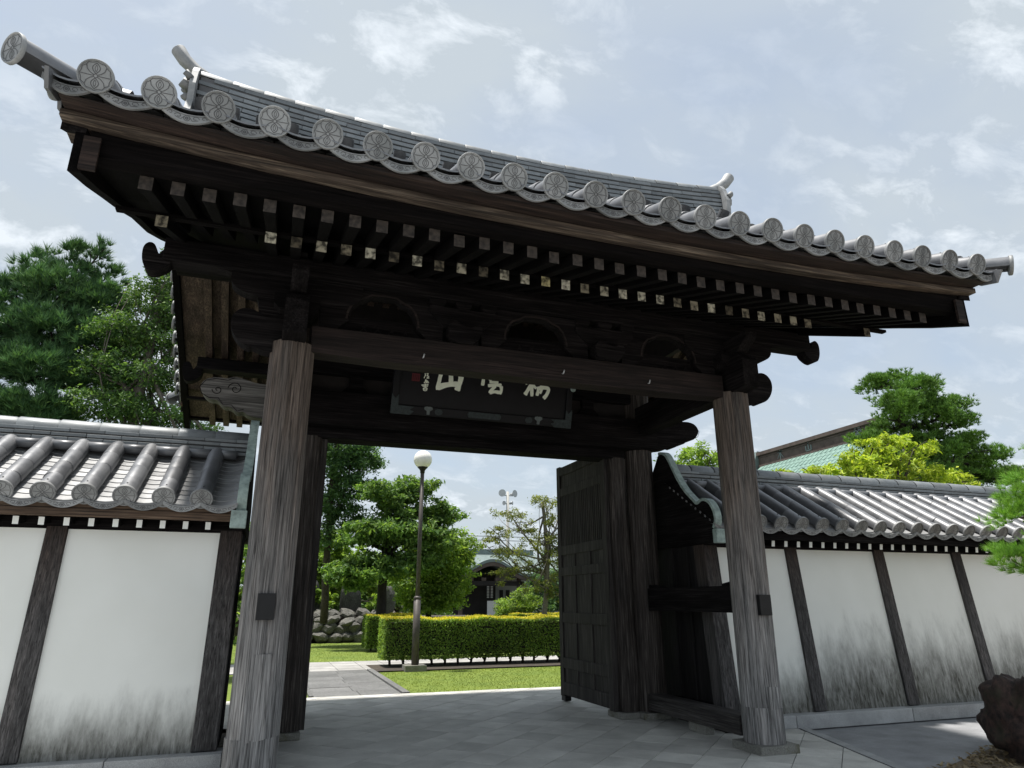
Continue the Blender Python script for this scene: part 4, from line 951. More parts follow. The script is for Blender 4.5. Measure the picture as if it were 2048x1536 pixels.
def wall(sx, length, label, first_disc, first_raft):
    w = thing('plaster_wall', (sx * 2.80, 1.15, 0), label, 'wall', 'white plaster walls either side of the gate')
    ox, oy = sx * 2.80, 1.15
    def P(x, y, z): return (x - ox, y - oy, z)
    x0, x1 = sorted((sx * 2.80, sx * (2.80 + length)))
    pm = 'plaster_left' if sx < 0 else 'plaster_right'
    # battered wall posts and plaster panels between them
    px_ = sx * 2.90
    posts = [2.895, 4.187, 5.728, 7.236, 8.75, 10.25, 11.75] if sx > 0 else [2.905, 4.46, 6.0, 7.5, 9.0]
    posts = [p for p in posts if p < 2.8 + length]
    def yf(z): return 1.055 + (1.25 - 1.055) * (z - 0.15) / 2.0
    for i, p in enumerate(posts):
        hw = 0.095 if i else 0.11
        X = sx * p
        vs = [(X - hw, yf(.15) - .035, .15), (X + hw, yf(.15) - .035, .15), (X + hw, yf(.15) + .2, .15), (X - hw, yf(.15) + .2, .15), (X - hw * .95, yf(2.16) - .035, 2.16), (X + hw * .95, yf(2.16) - .035, 2.16), (X + hw * .95, yf(2.16) + .2, 2.16), (X - hw * .95, yf(2.16) + .2, 2.16)]
        obj('wall_post', MB().hexa([P(*v) for v in vs]), w, mats='wood_grey', bevel=0.006)
        a = p + hw - 0.01; b = (posts[i + 1] - 0.085) if i + 1 < len(posts) else 2.8 + length
        A, B = sorted((sx * a, sx * b))
        vs = [(A, yf(.12), .12), (B, yf(.12), .12), (B, yf(.12) + .15, .12), (A, yf(.12) + .15, .12), (A, yf(2.2), 2.2), (B, yf(2.2), 2.2), (B, yf(2.2) + .15, 2.2), (A, yf(2.2) + .15, 2.2)]
        obj('plaster_panel', MB().hexa([P(*v) for v in vs]), w, mats=pm)
    # back face of the wall
    A, B = sorted((sx * 2.86, sx * (2.8 + length)))
    obj('rear_plaster', MB().hexa([P(*v) for v in [(A, 2.95, .12), (B, 2.95, .12), (B, 3.10, .12), (A, 3.10, .12), (A, 2.80, 2.3), (B, 2.80, 2.3), (B, 2.95, 2.3), (A, 2.95, 2.3)]]), w, mats=pm)
    # granite kerb stones
    k = 0; x = 2.74
    while x < 2.8 + length:
        l = 0.95 if k == 0 else 1.85
        A, B = sorted((sx * x, sx * (x + l - 0.006)))
        obj('kerb_stone', MB().box(A - ox, B - ox, 0.90 - oy, 1.22 - oy, 0.0 if k == 0 else -0.02, 0.14), w, mats='granite', bevel=0.008); x += l; k += 1
    # head rail, rafters, eave board
    obj('head_rail', MB().box(x0 - ox, x1 - ox, 1.215 - oy, 1.30 - oy, 2.13, 2.245), w, mats='wood_dark_x', bevel=0.006)
    obj('eave_board', MB().box(x0 - ox, x1 - ox, 0.935 - oy, 1.03 - oy, 2.225, 2.30), w, mats='wood_brown_x' if sx < 0 else 'wood_dark_x', bevel=0.006)
    obj('tile_batten', MB().box(x0 - ox, x1 - ox, 0.945 - oy, 1.06 - oy, 2.302, 2.345), w, mats='wood_brown_x' if sx < 0 else 'wood_dark_x', bevel=0.004)
    n = int((length - 0.3) / 0.2042) + 1
    for i in range(n):
        X = sx * (first_raft + i * 0.2042)
        if abs(X) > 2.8 + length: break
        r_ = obj('wall_rafter', me_wr, w, P(X, 1.01, 2.178), rot=(R(10), 0, 0))
        obj('end_paint', me_wend, r_)
    obj('soffit', MB().hexa([P(*v) for v in [(x0, .95, 2.232), (x1, .95, 2.232), (x1, 2.1, 2.62), (x0, 2.1, 2.62), (x0, .95, 2.25), (x1, .95, 2.25), (x1, 2.1, 2.9), (x0, 2.1, 2.9)]]), w, mats='wood_inner')
    # tiles
    nc = int((length - 0.2) / SW)
    xs = [first_disc + SW * i for i in range(-1, nc)]
    back = MB()
    for i, xx in enumerate(xs):
        X = sx * xx
        if xx > 2.93 and xx < 2.8 + length:
            obj('eave_round_tile', me_wdisc, w, P(X, WE_Y, WE_Z), rot=(SLW, R(random.uniform(-4, 4)), R(random.uniform(-.6, .6))))
            for k in range(1, 4):
                yy = WE_Y + 0.272 * k - 0.03
                obj('cover_tile', me_wcov, w, P(X + random.uniform(-.003, .003), yy, wz(yy) + 0.0), rot=(SLW, 0, R(random.uniform(-.5, .5))))
            t = MB().merge(cover_tile(0.085, 1.25)); t.xform(Matrix.Translation(P(X, 3.34, wz(0.86))) @ Matrix.Rotation(math.pi, 4, 'Z') @ Matrix.Rotation(SLW, 4, 'X')); back.merge(t)
        a = xx - SW; xm = a + SW / 2
        if xm - .05 < 2.8 + length and xm > 2.86:
            sc0 = 1.0 * (SW - 0.0) / 0.30
            obj('eave_pan_tile', me_wpend, w, P(sx * xm, WE_Y + 0.020, WE_Z - 0.030), rot=(SLW * .25, 0, 0), sc=(sc0 * 0.99, 0.3, 1))
            for k in range(11):
                yy = WE_Y + 0.03 + 0.098 * k
                obj('pan_tile', me_wpan, w, P(sx * xm, yy, wz(yy) - 0.032), rot=(SLW - R(4), 0, R(random.uniform(-.5, .5))), sc=(sc0 * 1.02, 1, 1))
            obj('upper_filler_tile', MB().tube([((-.15 if xm > 3.1 or sx < 0 else -.05), 0, 0), ((.15 if xm > 3.1 or sx > 0 else .05), 0, 0)], 0.052, 12), w, P(sx * xm, 1.885, wz(1.885) + 0.02), mats='tile')
    for k in range(12):
        yy = 3.30 - k * 0.1
        back.add([(x0 - ox, yy - oy, wz(4.2 - yy) - .04), (x1 - ox, yy - oy, wz(4.2 - yy) - .04), (x1 - ox, yy - .14 - oy, wz(4.2 - yy + .14) - .05), (x0 - ox, yy - .14 - oy, wz(4.2 - yy + .14) - .05)], [(0, 1, 2, 3)])
    o = obj('rear_slope_tiles', back, w, mats='tile'); o['kind'] = 'stuff'
    # ridge courses and cap
    L_ = length - 0.06
    for c, (hw, z0) in enumerate(((0.19, 3.075), (0.175, 3.128), (0.165, 3.181), (0.150, 3.234))):
        k = 0; x = 2.84 + (0.17 if c % 2 else 0)
        if c % 2: 
            A, B = sorted((sx * 2.84, sx * 3.005)); obj('ridge_tile', MB().box(A - ox, B - ox, WR_Y - oy - hw, WR_Y - oy + hw, z0, z0 + 0.036), w, mats='tile_ridge', bevel=0.004)
        while x < 2.84 + L_ - 0.05:
            A, B = sorted((sx * x, sx * min(x + 0.336, 2.84 + L_)))
            obj('ridge_tile', MB().box(-(B - A) / 2, (B - A) / 2, -hw, hw, 0, 0.036), w, P((A + B) / 2, WR_Y + random.uniform(-.003, .003), z0 + random.uniform(-.002, .002)), rot=(0, 0, R(random.uniform(-.3, .3))), mats='tile_ridge', bevel=0.004); x += 0.34
    obj('ridge_core', MB().box(x0 + .05 - ox, x1 - .03 - ox, WR_Y - .13 - oy, WR_Y + .13 - oy, 2.95, 3.27), w, mats='tile_groove')
    x = 2.84; k = 0
    while x < 2.84 + L_:
        A = sx * x if sx > 0 else -(x + 0.40)
        obj('ridge_cap', me_cap, w, P(A, WR_Y, 3.272 + random.uniform(-.002, .002)), sc=(0.995, 1.03, 1.0)); x += 0.398
    # gable end: S-curved verge board with verdigris copper edge, end panel, end post, beam with capped nose
    S = [(2.14, 3.53), (2.05, 3.52), (1.95, 3.468), (1.836, 3.315), (1.708, 3.114), (1.547, 2.915), (1.355, 2.752), (1.27, 2.694), (1.152, 2.725), (1.024, 2.689), (0.932, 2.581), (0.899, 2.451), (0.955, 2.345)]
    Q = []
    for i in range(len(S) - 1):
        for k in range(4):
            t = k / 4; a, b, c, d = (Vector(S[j]) for j in (max(i - 1, 0), i, i + 1, min(i + 2, len(S) - 1)))
            Q.append(0.5 * ((2 * b) + (c - a) * t + (2 * a - 5 * b + 4 * c - d) * t * t + (3 * b - a - 3 * c + d) * t ** 3))
    Q.append(Vector(S[-1])); Q = [(q.x - oy, q.y) for q in Q]
    xa, xb = sorted((sx * 2.79 - ox, sx * 2.86 - ox))
    vb = obj('verge_board', MB().prism(Q + [(0.955 - oy, 2.319), (3.3 - oy, 2.319), (3.3 - oy, 2.6), (2.5 - oy, 3.1)], 'x', xa, xb), w, mats='wood_dark_y', bevel=0.004)
    cop = MB(); vs = []
    for i, (y, z) in enumerate(Q):
        d = Vector((Q[min(i + 1, len(Q) - 1)][0] - Q[max(i - 1, 0)][0], Q[min(i + 1, len(Q) - 1)][1] - Q[max(i - 1, 0)][1])).normalized(); nn = Vector((d.y, -d.x)) * -1
        if i and nn.y < 0 and False: nn = -nn
        o_ = Vector((y, z)) + Vector((d.y, -d.x)) * 0.022
        i_ = Vector((y, z)) - Vector((d.y, -d.x)) * 0.015
        vs += [(xa - .012, o_.x, o_.y), (xb + .012, o_.x, o_.y), (xb + .012, i_.x, i_.y), (xa - .012, i_.x, i_.y)]
    n = len(Q); fs = [(i * 4 + k, i * 4 + (k + 1) % 4, (i + 1) * 4 + (k + 1) % 4, (i + 1) * 4 + k) for i in range(n - 1) for k in range(4)] + [(0, 1, 2, 3), tuple((n - 1) * 4 + k for k in (3, 2, 1, 0))]
    cop.add(vs, fs); obj('copper_edge', cop, vb, mats='verdigris')
    xa, xb = sorted((sx * 2.775 - ox, sx * 2.90 - ox))
    nb = obj('end_beam', MB().box(xa, xb, 0.935 - oy, 3.2 - oy, 2.165, 2.318), w, mats='wood_dark_y', bevel=0.006)
    obj('copper_cap', MB().box(xa - .012, xb + .012, 0.865 - oy, 0.95 - oy, 2.155, 2.328), nb, mats='verdigris', bevel=0.006)
    # end face panelling
    xa, xb = sorted((sx * 2.82 - ox, sx * 2.845 - ox))
    obj('end_panel', MB().prism([(1.10 - oy, .14), (3.05 - oy, .14), (2.9 - oy, 2.3), (2.12 - oy, 3.05), (1.30 - oy, 2.3)], 'x', xa, xb), w, mats='wood_dark_z')
    xa, xb = sorted((sx * 2.79 - ox, sx * 2.86 - ox))
    for (ya, yb_) in ((1.98, 2.10), (1.60, 1.67)): obj('end_stile', MB().box(xa, xb, ya - oy, yb_ - oy, .15, 2.16), w, mats='wood_dark_z', bevel=0.004)
    obj('end_stile', MB().box(xa, xb, 1.26 - oy, 2.12 - oy, .14, .27), w, mats='wood_dark_y', bevel=0.004)
    return w
wall(-1, 4.2, 'white plaster wall with grey tiled coping left of the gate', 3.199, 3.118)
wall(1, 9.4, 'long stained white plaster wall with grey tiled coping right of the gate', 3.439, 3.1188)

# ------------------------------------------------------------------ foliage helpers
def rand_rot(n):
    a = rng.uniform(0, 2 * np.pi, n); zc_ = rng.uniform(-1, 1, n); r_ = np.sqrt(1 - zc_ ** 2)
    return np.stack([r_ * np.cos(a), r_ * np.sin(a), zc_], -1)
def leaf_cards(C, size, aspect=0.5, up=0.35, out=None, fold=True):
    """pointed leaf (4 verts, 2 tris as one kite quad) at each centre; normals biased upward/outward"""
    n = len(C); nrm = rand_rot(n); nrm[:, 2] += up * 2
    if out is not None: nrm += out
    nrm /= np.linalg.norm(nrm, axis=1, keepdims=True) + 1e-9
    t = np.cross(nrm, rand_rot(n)); t /= np.linalg.norm(t, axis=1, keepdims=True) + 1e-9
    b = np.cross(nrm, t); s = (size * rng.uniform(0.6, 1.25, n))[:, None]
    V = np.stack([C - t * s, C + b * s * aspect, C + t * s - nrm * s * 0.25, C - b * s * aspect], 1).reshape(-1, 3)
    F = np.arange(4 * n).reshape(-1, 4)
    return V, F
def blob_points(c, r, n, shell=0.55):
    """points in an ellipsoid, denser to the outside, broken into sub-clumps"""
    c = np.array(c); r = np.array(r) * np.ones(3)
    d = rand_rot(n); rad = rng.uniform(shell ** 3, 1, n) ** (1 / 3)
    P_ = d * rad[:, None]
    # lumpy outline
    ph = rng.uniform(0, 6.28, 3)
    lump = 1 + 0.16 * np.sin(4 * d[:, 0] + ph[0]) + 0.14 * np.sin(5 * d[:, 1] + ph[1]) + 0.14 * np.sin(5 * d[:, 2] + ph[2])
    return c + P_ * r * lump[:, None], d
def clumped(c, r, n, sub=None):
    """leaves gathered in many sub-clumps over the blob so that gaps remain"""
    sub = sub or max(10, n // 45)
    S_, d = blob_points(c, r, sub, 0.45)
    k = rng.integers(0, sub, n); rr = np.mean(np.array(r) * np.ones(3)) * 0.22
    P_ = S_[k] + rng.normal(0, 1, (n, 3)) * rr * np.array([1, 1, 0.55]) * 0.8
    return P_, d[k]
def limb(mb, a, b, r0, r1, n=7, bend=0.12, seg=6):
    a, b = Vector(a), Vector(b); L_ = (b - a).length; pts = []; rad = []
    off = Vector((random.uniform(-1, 1), random.uniform(-1, 1), random.uniform(-.5, .8))) * L_ * bend
    for i in range(seg + 1):
        t = i / seg; p = a.lerp(b, t) + off * math.sin(math.pi * t) + Vector((random.uniform(-1, 1), random.uniform(-1, 1), 0)) * r0 * 0.25 * (0 < i < seg)
        pts.append(p); rad.append(r0 + (r1 - r0) * t)
    mb.tube(pts, rad, n); return pts
def broadleaf(name, base, label, blobs, nleaf, size, leafm, barkm='bark', trunk_r=0.14, trunk_top=None, aspect=0.5, group=None, up=0.35, cat='tree', fork=0.45, twigs=3):
    """blobs: (x,y,z,rx,ry,rz) in world coordinates"""
    t = thing(name, base, label, cat, group); b = Vector(base)
    top = Vector(trunk_top) if trunk_top else Vector((np.mean([q[0] for q in blobs]), np.mean([q[1] for q in blobs]), np.mean([q[2] for q in blobs])))
    mb = MB(); pts = limb(mb, (0, 0, -0.06), top - b, trunk_r, trunk_r * 0.55, 10, 0.05, 9)
    for q in blobs:
        c = Vector(q[:3]) - b; k = random.uniform(fork, 0.95); p = pts[int(k * (len(pts) - 1))]
        lp = limb(mb, p, c, trunk_r * 0.42, trunk_r * 0.10, 6, 0.15)
        for _ in range(twigs):
            e = c + Vector((random.uniform(-1, 1) * q[3], random.uniform(-1, 1) * q[4], random.uniform(-.6, .9) * q[5])) * 0.8
            limb(mb, lp[random.randint(2, len(lp) - 1)], e, trunk_r * 0.16, 0.008, 5, 0.15, 4)
    obj('trunk', mb, t, mats=barkm)
    vol = np.array([q[3] * q[4] * q[5] for q in blobs]) ** (2 / 3); vol /= vol.sum()
    Cs = []; Ds = []
    for q, f_ in zip(blobs, vol):
        P_, d = clumped(np.array(q[:3]) - np.array(base), q[3:6], int(nleaf * f_)); Cs.append(P_); Ds.append(d)
    V, F = leaf_cards(np.concatenate(Cs), size, aspect, up, np.concatenate(Ds) * 0.5)
    o = obj('crown', big_mesh('crown', V, F, leafm), t); return t
def needles(C, D, size, k=14, w=0.016, spread=0.75):
    """tufts: k thin triangular needles fanning around direction D from each centre"""
    n = len(C); Dn = D / (np.linalg.norm(D, axis=1, keepdims=True) + 1e-9)
    Cr = np.repeat(C, k, 0); Dr = np.repeat(Dn, k, 0) + rand_rot(n * k) * spread
    Dr /= np.linalg.norm(Dr, axis=1, keepdims=True) + 1e-9
    s = (size * rng.uniform(0.7, 1.2, n * k))[:, None]
    sd_ = np.cross(Dr, rand_rot(n * k)); sd_ /= np.linalg.norm(sd_, axis=1, keepdims=True) + 1e-9
    V = np.stack([Cr - sd_ * w * .5, Cr + sd_ * w * .5, Cr + Dr * s], 1).reshape(-1, 3)
    return V, np.arange(3 * n * k).reshape(-1, 3)
def pine(name, base, label, pads, ntuft, size, mat, barkm='bark', trunk_r=0.2, trunk_top=None, k=14, w=0.02, group=None, vert=0.8, fork=0.25):
    t = thing(name, base, label, 'tree', group); b = Vector(base)
    top = Vector(trunk_top) if trunk_top else Vector(max(pads, key=lambda q: q[2])[:3])
    mb = MB(); pts = limb(mb, (0, 0, -0.06), top - b, trunk_r, trunk_r * 0.25, 10, 0.05, 12)
    for q in pads:
        c = Vector(q[:3]) - b
        kk = min(range(len(pts)), key=lambda i: abs(pts[i].z - (c.z - 0.35)) + (0 if i / len(pts) > fork else 9))
        lp = limb(mb, pts[kk], c - Vector((0, 0, q[5] * .4)), trunk_r * 0.35, trunk_r * 0.10, 6, 0.12)
        for _ in range(4):
            limb(mb, lp[random.randint(3, len(lp) - 1)], c + Vector((random.uniform(-1, 1) * q[3], random.uniform(-1, 1) * q[4], random.uniform(-.2, .5) * q[5])) * 0.85, trunk_r * 0.12, 0.012, 5, 0.15, 4)
    obj('trunk', mb, t, mats=barkm)
    vol = np.array([q[3] * q[4] for q in pads]); vol = vol / vol.sum()
    Cs = []; Ds = []
    for q, f_ in zip(pads, vol):
        n = max(8, int(ntuft * f_)); P_, d = clumped(np.array(q[:3]) - np.array(base), q[3:6], n, max(6, n // 7))
        Cs.append(P_); d = d * 0.7; d[:, 2] += vert; Ds.append(d)
    V, F = needles(np.concatenate(Cs), np.concatenate(Ds), size, k, w)
    obj('crown', big_mesh('crown', V, F, mat), t); return t
def rock_mesh(seed, sub=2, rough=0.35, flat_=1.0):
    bm = bmesh.new(); bmesh.ops.create_icosphere(bm, subdivisions=sub, radius=1)
    o_ = Vector((seed * 7.3, seed * 3.1, seed * 5.7))
    for v in bm.verts:
        d = v.co.normalized(); n_ = mnoise.noise(d * 1.3 + o_) * rough + mnoise.noise(d * 3.1 + o_) * rough * 0.45 + (abs(mnoise.noise(d * 7.0 + o_)) * rough * 0.30 + mnoise.noise(d * 16.0 + o_) * rough * 0.10 if sub > 3 else 0)
        v.co = d * (1 + n_); v.co.z *= flat_
    me = bpy.data.meshes.new('stone'); bm.to_mesh(me); bm.free()
    for p in me.polygons: p.use_smooth = sub > 3
    return me

# ------------------------------------------------------------------ garden seen through the gateway
# clipped hedges
def hedge(name, x0, x1, y0, y1, z0, z1, label, nleaf, size, stems=0, group=None, gold=0.5):
    t = thing(name, ((x0 + x1) / 2, (y0 + y1) / 2, 0), label, 'hedge', group); ox, oy = (x0 + x1) / 2, (y0 + y1) / 2
    core = MB().box(x0 + .08 - ox, x1 - .08 - ox, y0 + .08 - oy, y1 - .08 - oy, z0 + .08, z1 - .07)
    obj('inner_twigs', core, t, mats='bark_dark')
    w, d, h = x1 - x0, y1 - y0, z1 - z0
    A = np.array([w * h, w * h * .3, d * h, d * h, w * d * 1.2, w * d * .25]); A = A / A.sum(); C_ = []; O_ = []
    for f_, a in enumerate(A):
        n = int(nleaf * a); u = rng.uniform(0, 1, n); v = rng.uniform(0, 1, n); e = np.abs(rng.normal(0, 0.028, n)) - 0.012; o = np.zeros((n, 3))
        if f_ < 2: s = -1 if f_ == 0 else 1; p = np.stack([x0 + u * w, (y0 + e if f_ == 0 else y1 - e), z0 + v * h], -1); o[:, 1] = s
        elif f_ < 4: s = -1 if f_ == 2 else 1; p = np.stack([(x0 + e if f_ == 2 else x1 - e), y0 + u * d, z0 + v * h], -1); o[:, 0] = s
        elif f_ == 4: p = np.stack([x0 + u * w, y0 + v * d, z1 - e], -1); o[:, 2] = 1
        else: p = np.stack([x0 + u * w, y0 + v * d, z0 + e], -1); o[:, 2] = -1
        p[:, :2] += rng.normal(0, .012, (n, 2)); C_.append(p); O_.append(o)
    C_ = np.concatenate(C_) - np.array([ox, oy, 0]); O_ = np.concatenate(O_)
    wob = 0.02 * np.sin(C_[:, 0] * 3.1) + 0.015 * np.sin(C_[:, 0] * 7.7 + 1); C_[:, 2] += wob * (C_[:, 2] > z1 - .2); C_[:, 1] += wob * .8
    V, F = leaf_cards(C_, size, 0.55, 0.15, O_ * 0.9); obj('foliage', big_mesh('foliage', V, F, 'leaf_hedge'), t)
    n = int(nleaf * gold); p = np.stack([x0 + rng.uniform(0, 1, n) * w, y0 + rng.uniform(0, 1, n) * d, z1 + rng.uniform(-.02, .055, n)], -1) - np.array([ox, oy, 0])
    p[:, 2] += 0.02 * np.sin(p[:, 0] * 3.1) + 0.015 * np.sin(p[:, 0] * 7.7 + 1)
    V, F = leaf_cards(p, size, 0.5, 0.1); obj('new_growth', big_mesh('new_growth', V, F, 'leaf_gold'), t)
    for k in range(stems):
        x = x0 + 0.22 + k * (w - 0.4) / max(1, stems - 1) - ox
        mb = MB(); limb(mb, (x, random.uniform(-.05, .05), -.02), (x + random.uniform(-.05, .05), 0, z0 + .25), 0.032, 0.024, 7, 0.1, 4)
        for _ in range(3): limb(mb, (x, 0, z0 * .5), (x + random.uniform(-.2, .2), random.uniform(-.3, .3), z0 + .18), 0.014, 0.006, 5, 0.2, 4)
        obj('stem', mb, t, mats='bark')
    return t
hedge('hedge', 0.22, 8.2, 10.2, 11.15, 0.17, 1.04, 'long clipped hedge with yellow new growth on top behind the lamp', 52000, 0.026, 24, 'clipped garden hedges', 0.22)
hedge('hedge', 0.55, 2.2, 15.6, 16.6, 0.10, 1.02, 'short clipped hedge just behind the left end of the long hedge', 12000, 0.032, 5, 'clipped garden hedges', 0.15)

# grass blades on the near lawn
def blades(name, x0, x1, y0, y1, n, h):
    p = np.stack([rng.uniform(x0, x1, n), rng.uniform(y0, y1, n), np.full(n, -0.022)], -1)
    d = rand_rot(n) * 0.5; d[:, 2] = 1; V, F = needles(p, d, h, 1, 0.010, 0.25)
    o = obj(name, big_mesh(name, V, F, 'grass_blade')); tag(o, 'short mown grass of the sunlit lawn', 'grass', kind='stuff'); return o
blades('grass', -0.02, 6.0, 5.74, 9.5, 14000, 0.022)
o = blades('grass', -4.0, 0.8, 12.42, 20.6, 9000, 0.03); o['label'] = 'short mown grass in front of the stone terrace wall'

# street lamp
lp = thing('street_lamp', (0.81, 9.60, 0), 'brown pole lamp with white glass globe in front of the hedge', 'lamp')
obj('footing', MB().prism([(-.25, -.2), (.23, -.2), (.23, .2), (-.25, .2)], 'z', -.02, .105), lp, mats='granite_old', bevel=0.015)
obj('pole', MB().tube([(0, 0, .1), (0, 0, 1.50)], 0.080, 20).tube([(0, 0, 1.50), (0, 0, 1.545), (0, 0, 1.57)], [0.086, 0.082, 0.05], 20).tube([(0, 0, 1.55), (0, 0, 4.42)], [0.050, 0.046], 16), lp, mats='lamp_pole')
obj('lamp_neck', MB().tube([(0, 0, 4.40), (0, 0, 4.46), (0, 0, 4.50), (0, 0, 4.535), (0, 0, 4.55)], [0.055, 0.058, 0.085, 0.125, 0.12], 20), lp, mats='iron_black')
gb = MB(); gb.grid(lambda u, v: (0.222 * math.sin(v * math.pi) * math.cos(u * 6.2832), 0.222 * math.sin(v * math.pi) * math.sin(u * 6.2832), 4.735 - 0.222 * math.cos(v * math.pi)), 32, 20)
obj('globe', gb, lp, mats='globe_glass')

# dry-stone terrace wall and standing stones
tw = thing('stone_terrace_wall', (0, 21.4, 0), 'low retaining wall of rounded grey field stones at left behind lawn', 'wall')
stones = []
for k in range(6):
    me = rock_mesh(k + 1, 2, 0.33); me.materials.append(MATS['boulder']); stones.append(me)
for row, (zc_, hh, n, yy) in enumerate(((0.16, 0.22, 20, -.35), (0.45, 0.24, 19, -.28), (0.72, 0.17, 21, -.2), (0.98, 0.20, 17, .15))):
    x = -3.2 + (0.25 if row % 2 else 0)
    for k in range(n):
        w_ = random.uniform(.22, .38); x += w_
        obj('field_stone', stones[random.randrange(6)], tw, (x, yy + random.uniform(-.06, .06), zc_ + random.uniform(-.05, .05)), rot=(random.uniform(-.4, .4), random.uniform(-.4, .4), random.uniform(0, 6.3)), sc=(w_ * 1.05, 0.34, hh * random.uniform(.85, 1.15))); x += w_ * 0.82
        if x > 2.0: break
obj('earth_fill', MB().box(-4, 6, -0.02, 3.0, -.03, 0.86), tw, mats='soil')
for (x, y, w_, h_, t_, lab, se) in ((0.75, 22.2, .42, 1.35, .16, 'broad upright memorial stone on the terrace left of the dark trunk', 2), (2.15, 22.0, .36, 1.2, .18, 'upright memorial stone on the terrace right of the dark trunk', 5), (-.75, 22.1, .35, 1.45, .2, 'tall pointed memorial stone at the far left end of the terrace', 8)):
    me = rock_mesh(se, 3, 0.16); me.materials.append(MATS['stele'])
    o = obj('memorial_stone', me, None, (x, y, 0.86 + h_ * .44), rot=(0, R(random.uniform(-4, 4)), 0), sc=(w_, t_, h_ * .56)); tag(o, lab, 'stone', 'memorial stones on the terrace')

# trees in the garden
broadleaf('garden_tree', (1.25, 17.2, 0), 'dark forked tree with bright green tufts left of the lamp pole', [(0.9, 17, 5.0, .75, .8, .42), (2.2, 17.1, 5.2, .75, .7, .45), (3.0, 17.2, 4.35, .85, .8, .42), (1.4, 16.8, 3.75, 1.1, 1.0, .5), (0.35, 17.0, 3.6, .6, .6, .45), (2.5, 16.7, 3.55, .95, .8, .5), (0.9, 16.7, 2.5, 1.0, .8, .45), (2.2, 16.8, 2.75, .8, .7, .4), (0.0, 16.9, 2.3, .7, .6, .5), (1.6, 16.8, 4.5, .8, .7, .4)], 26000, 0.088, 'leaf_mid', 'bark_dark', 0.19, (1.35, 17.1, 3.9), 0.42)
broadleaf('leafy_tree', (3.05, 18.6, 0), 'full bright green leafy tree right of the lamp pole', [(2.9, 18.4, 3.3, .85, .8, .9), (3.6, 18.5, 2.7, .85, .8, 1.0), (4.25, 18.6, 3.15, .6, .6, .9), (2.6, 18.4, 2.0, .75, .7, .7), (3.9, 18.5, 1.9, .75, .7, .65), (3.2, 18.3, 1.5, .9, .6, .5)], 22000, 0.08, 'leaf_bright', 'bark_dark', 0.12, (3.3, 18.6, 3.0), 0.40)
broadleaf('tall_tree', (-0.45, 19.3, 0.8), 'tall dark feathery tree behind the left gate post', [(-.6, 19, 8.2, 1.1, 1, .9), (-.3, 19, 7.1, 1.3, 1, .75), (.5, 19, 6.5, .95, .8, .5), (-.6, 19, 6.1, 1.1, 1, .6), (.2, 19, 5.4, .95, .9, .5), (-.7, 19, 4.8, .9, .9, .5), (.1, 19, 4.3, .8, .7, .45), (-.9, 19, 3.6, .8, .7, .5)], 24000, 0.07, 'leaf_dark', 'bark', 0.14, (-.4, 19.2, 8.2), 0.42)
broadleaf('terrace_shrub', (-.3, 23.4, 0.86), 'light green shrub growing above the stone terrace', [(-.9, 23, 3.0, .9, .8, .7), (.2, 23.2, 2.6, .9, .7, .7), (-.4, 23, 3.8, 1.0, .8, .6), (.7, 23.3, 3.2, .7, .6, .55), (-1.1, 22.8, 2.0, .7, .6, .55), (0.1, 22.6, 1.75, .55, .4, .4), (1.5, 23.4, 2.2, .6, .5, .6), (-.2, 21.7, 1.5, .45, .3, .35), (-.9, 21.7, 1.7, .5, .3, .45), (1.6, 21.7, 1.4, .4, .3, .3)], 14000, 0.085, 'leaf_bright', 'bark', 0.08, (-.2, 23.2, 2.8), 0.5, cat='shrub', fork=.2)
broadleaf('sparse_tree', (10.4, 26, 0), 'thin open tree with layered sparse foliage near the right door', [(8.0, 25.8, 4.6, .8, .7, .42), (8.8, 26, 5.5, .8, .7, .42), (9.6, 26.2, 5.0, .8, .7, .42), (10.6, 26, 6.3, .9, .8, .42), (11.3, 26, 5.4, .9, .8, .42), (8.6, 25.6, 3.7, .9, .8, .42), (10.2, 25.8, 4.2, .9, .8, .42), (11.2, 25.8, 4.4, .8, .7, .42), (9.4, 25.6, 3.0, .8, .6, .42), (10.9, 25.7, 3.3, .9, .7, .42), (11.3, 25.8, 2.4, .7, .6, .42), (7.6, 25.8, 3.9, .5, .5, .42), (8.4, 25.9, 2.6, .8, .6, .42), (11.4, 25.6, 3.9, .7, .6, .42), (9.9, 25.7, 2.2, .7, .6, .42), (11.2, 25.7, 1.7, .7, .6, .42)], 10500, 0.062, 'leaf_olive', 'bark_grey', 0.14, (10.5, 26, 6.3), 0.45, twigs=8, fork=.3)
broadleaf('round_shrub', (10.6, 30, 0), 'bright green rounded shrub left of the pale tree trunk', [(10.3, 30, 1.15, 1.0, .8, .55), (11.0, 30, 1.5, .9, .8, .6), (9.6, 30, .75, .7, .6, .4)], 5200, 0.075, 'leaf_bright', 'bark', 0.06, None, 0.5, cat='shrub', fork=.1)
hedge('hedge', 9.6, 13.4, 28.0, 28.8, 0.05, 0.78, 'low far hedge beside the rounded shrub', 7000, 0.05, 0, 'clipped garden hedges', 0.25)
broadleaf('dark_shrub', (9.6, 36.2, 0), 'dark evergreen shrub right of the small hall', [(14.6, 36, 1.6, 1.2, 1, 1.3), (15.6, 36, 2.4, 1.2, 1, 1.3), (14.1, 36, 2.9, .8, .8, .6)], 7000, 0.10, 'leaf_dark', 'bark', 0.08, (14.8, 36, 1.5), 0.5, cat='shrub')
broadleaf('side_shrub', (-3.6, 9.2, 0), 'dark leafy shrub seen through the slit beside the left post', [(-3.5, 9.2, 1.2, .7, .6, .7), (-3.3, 9.3, 2.2, .7, .6, .7), (-3.7, 9.2, 2.9, .7, .6, .6)], 4200, 0.06, 'leaf_mid', 'bark', 0.06, (-3.5, 9.2, 2.4), 0.5, cat='shrub')
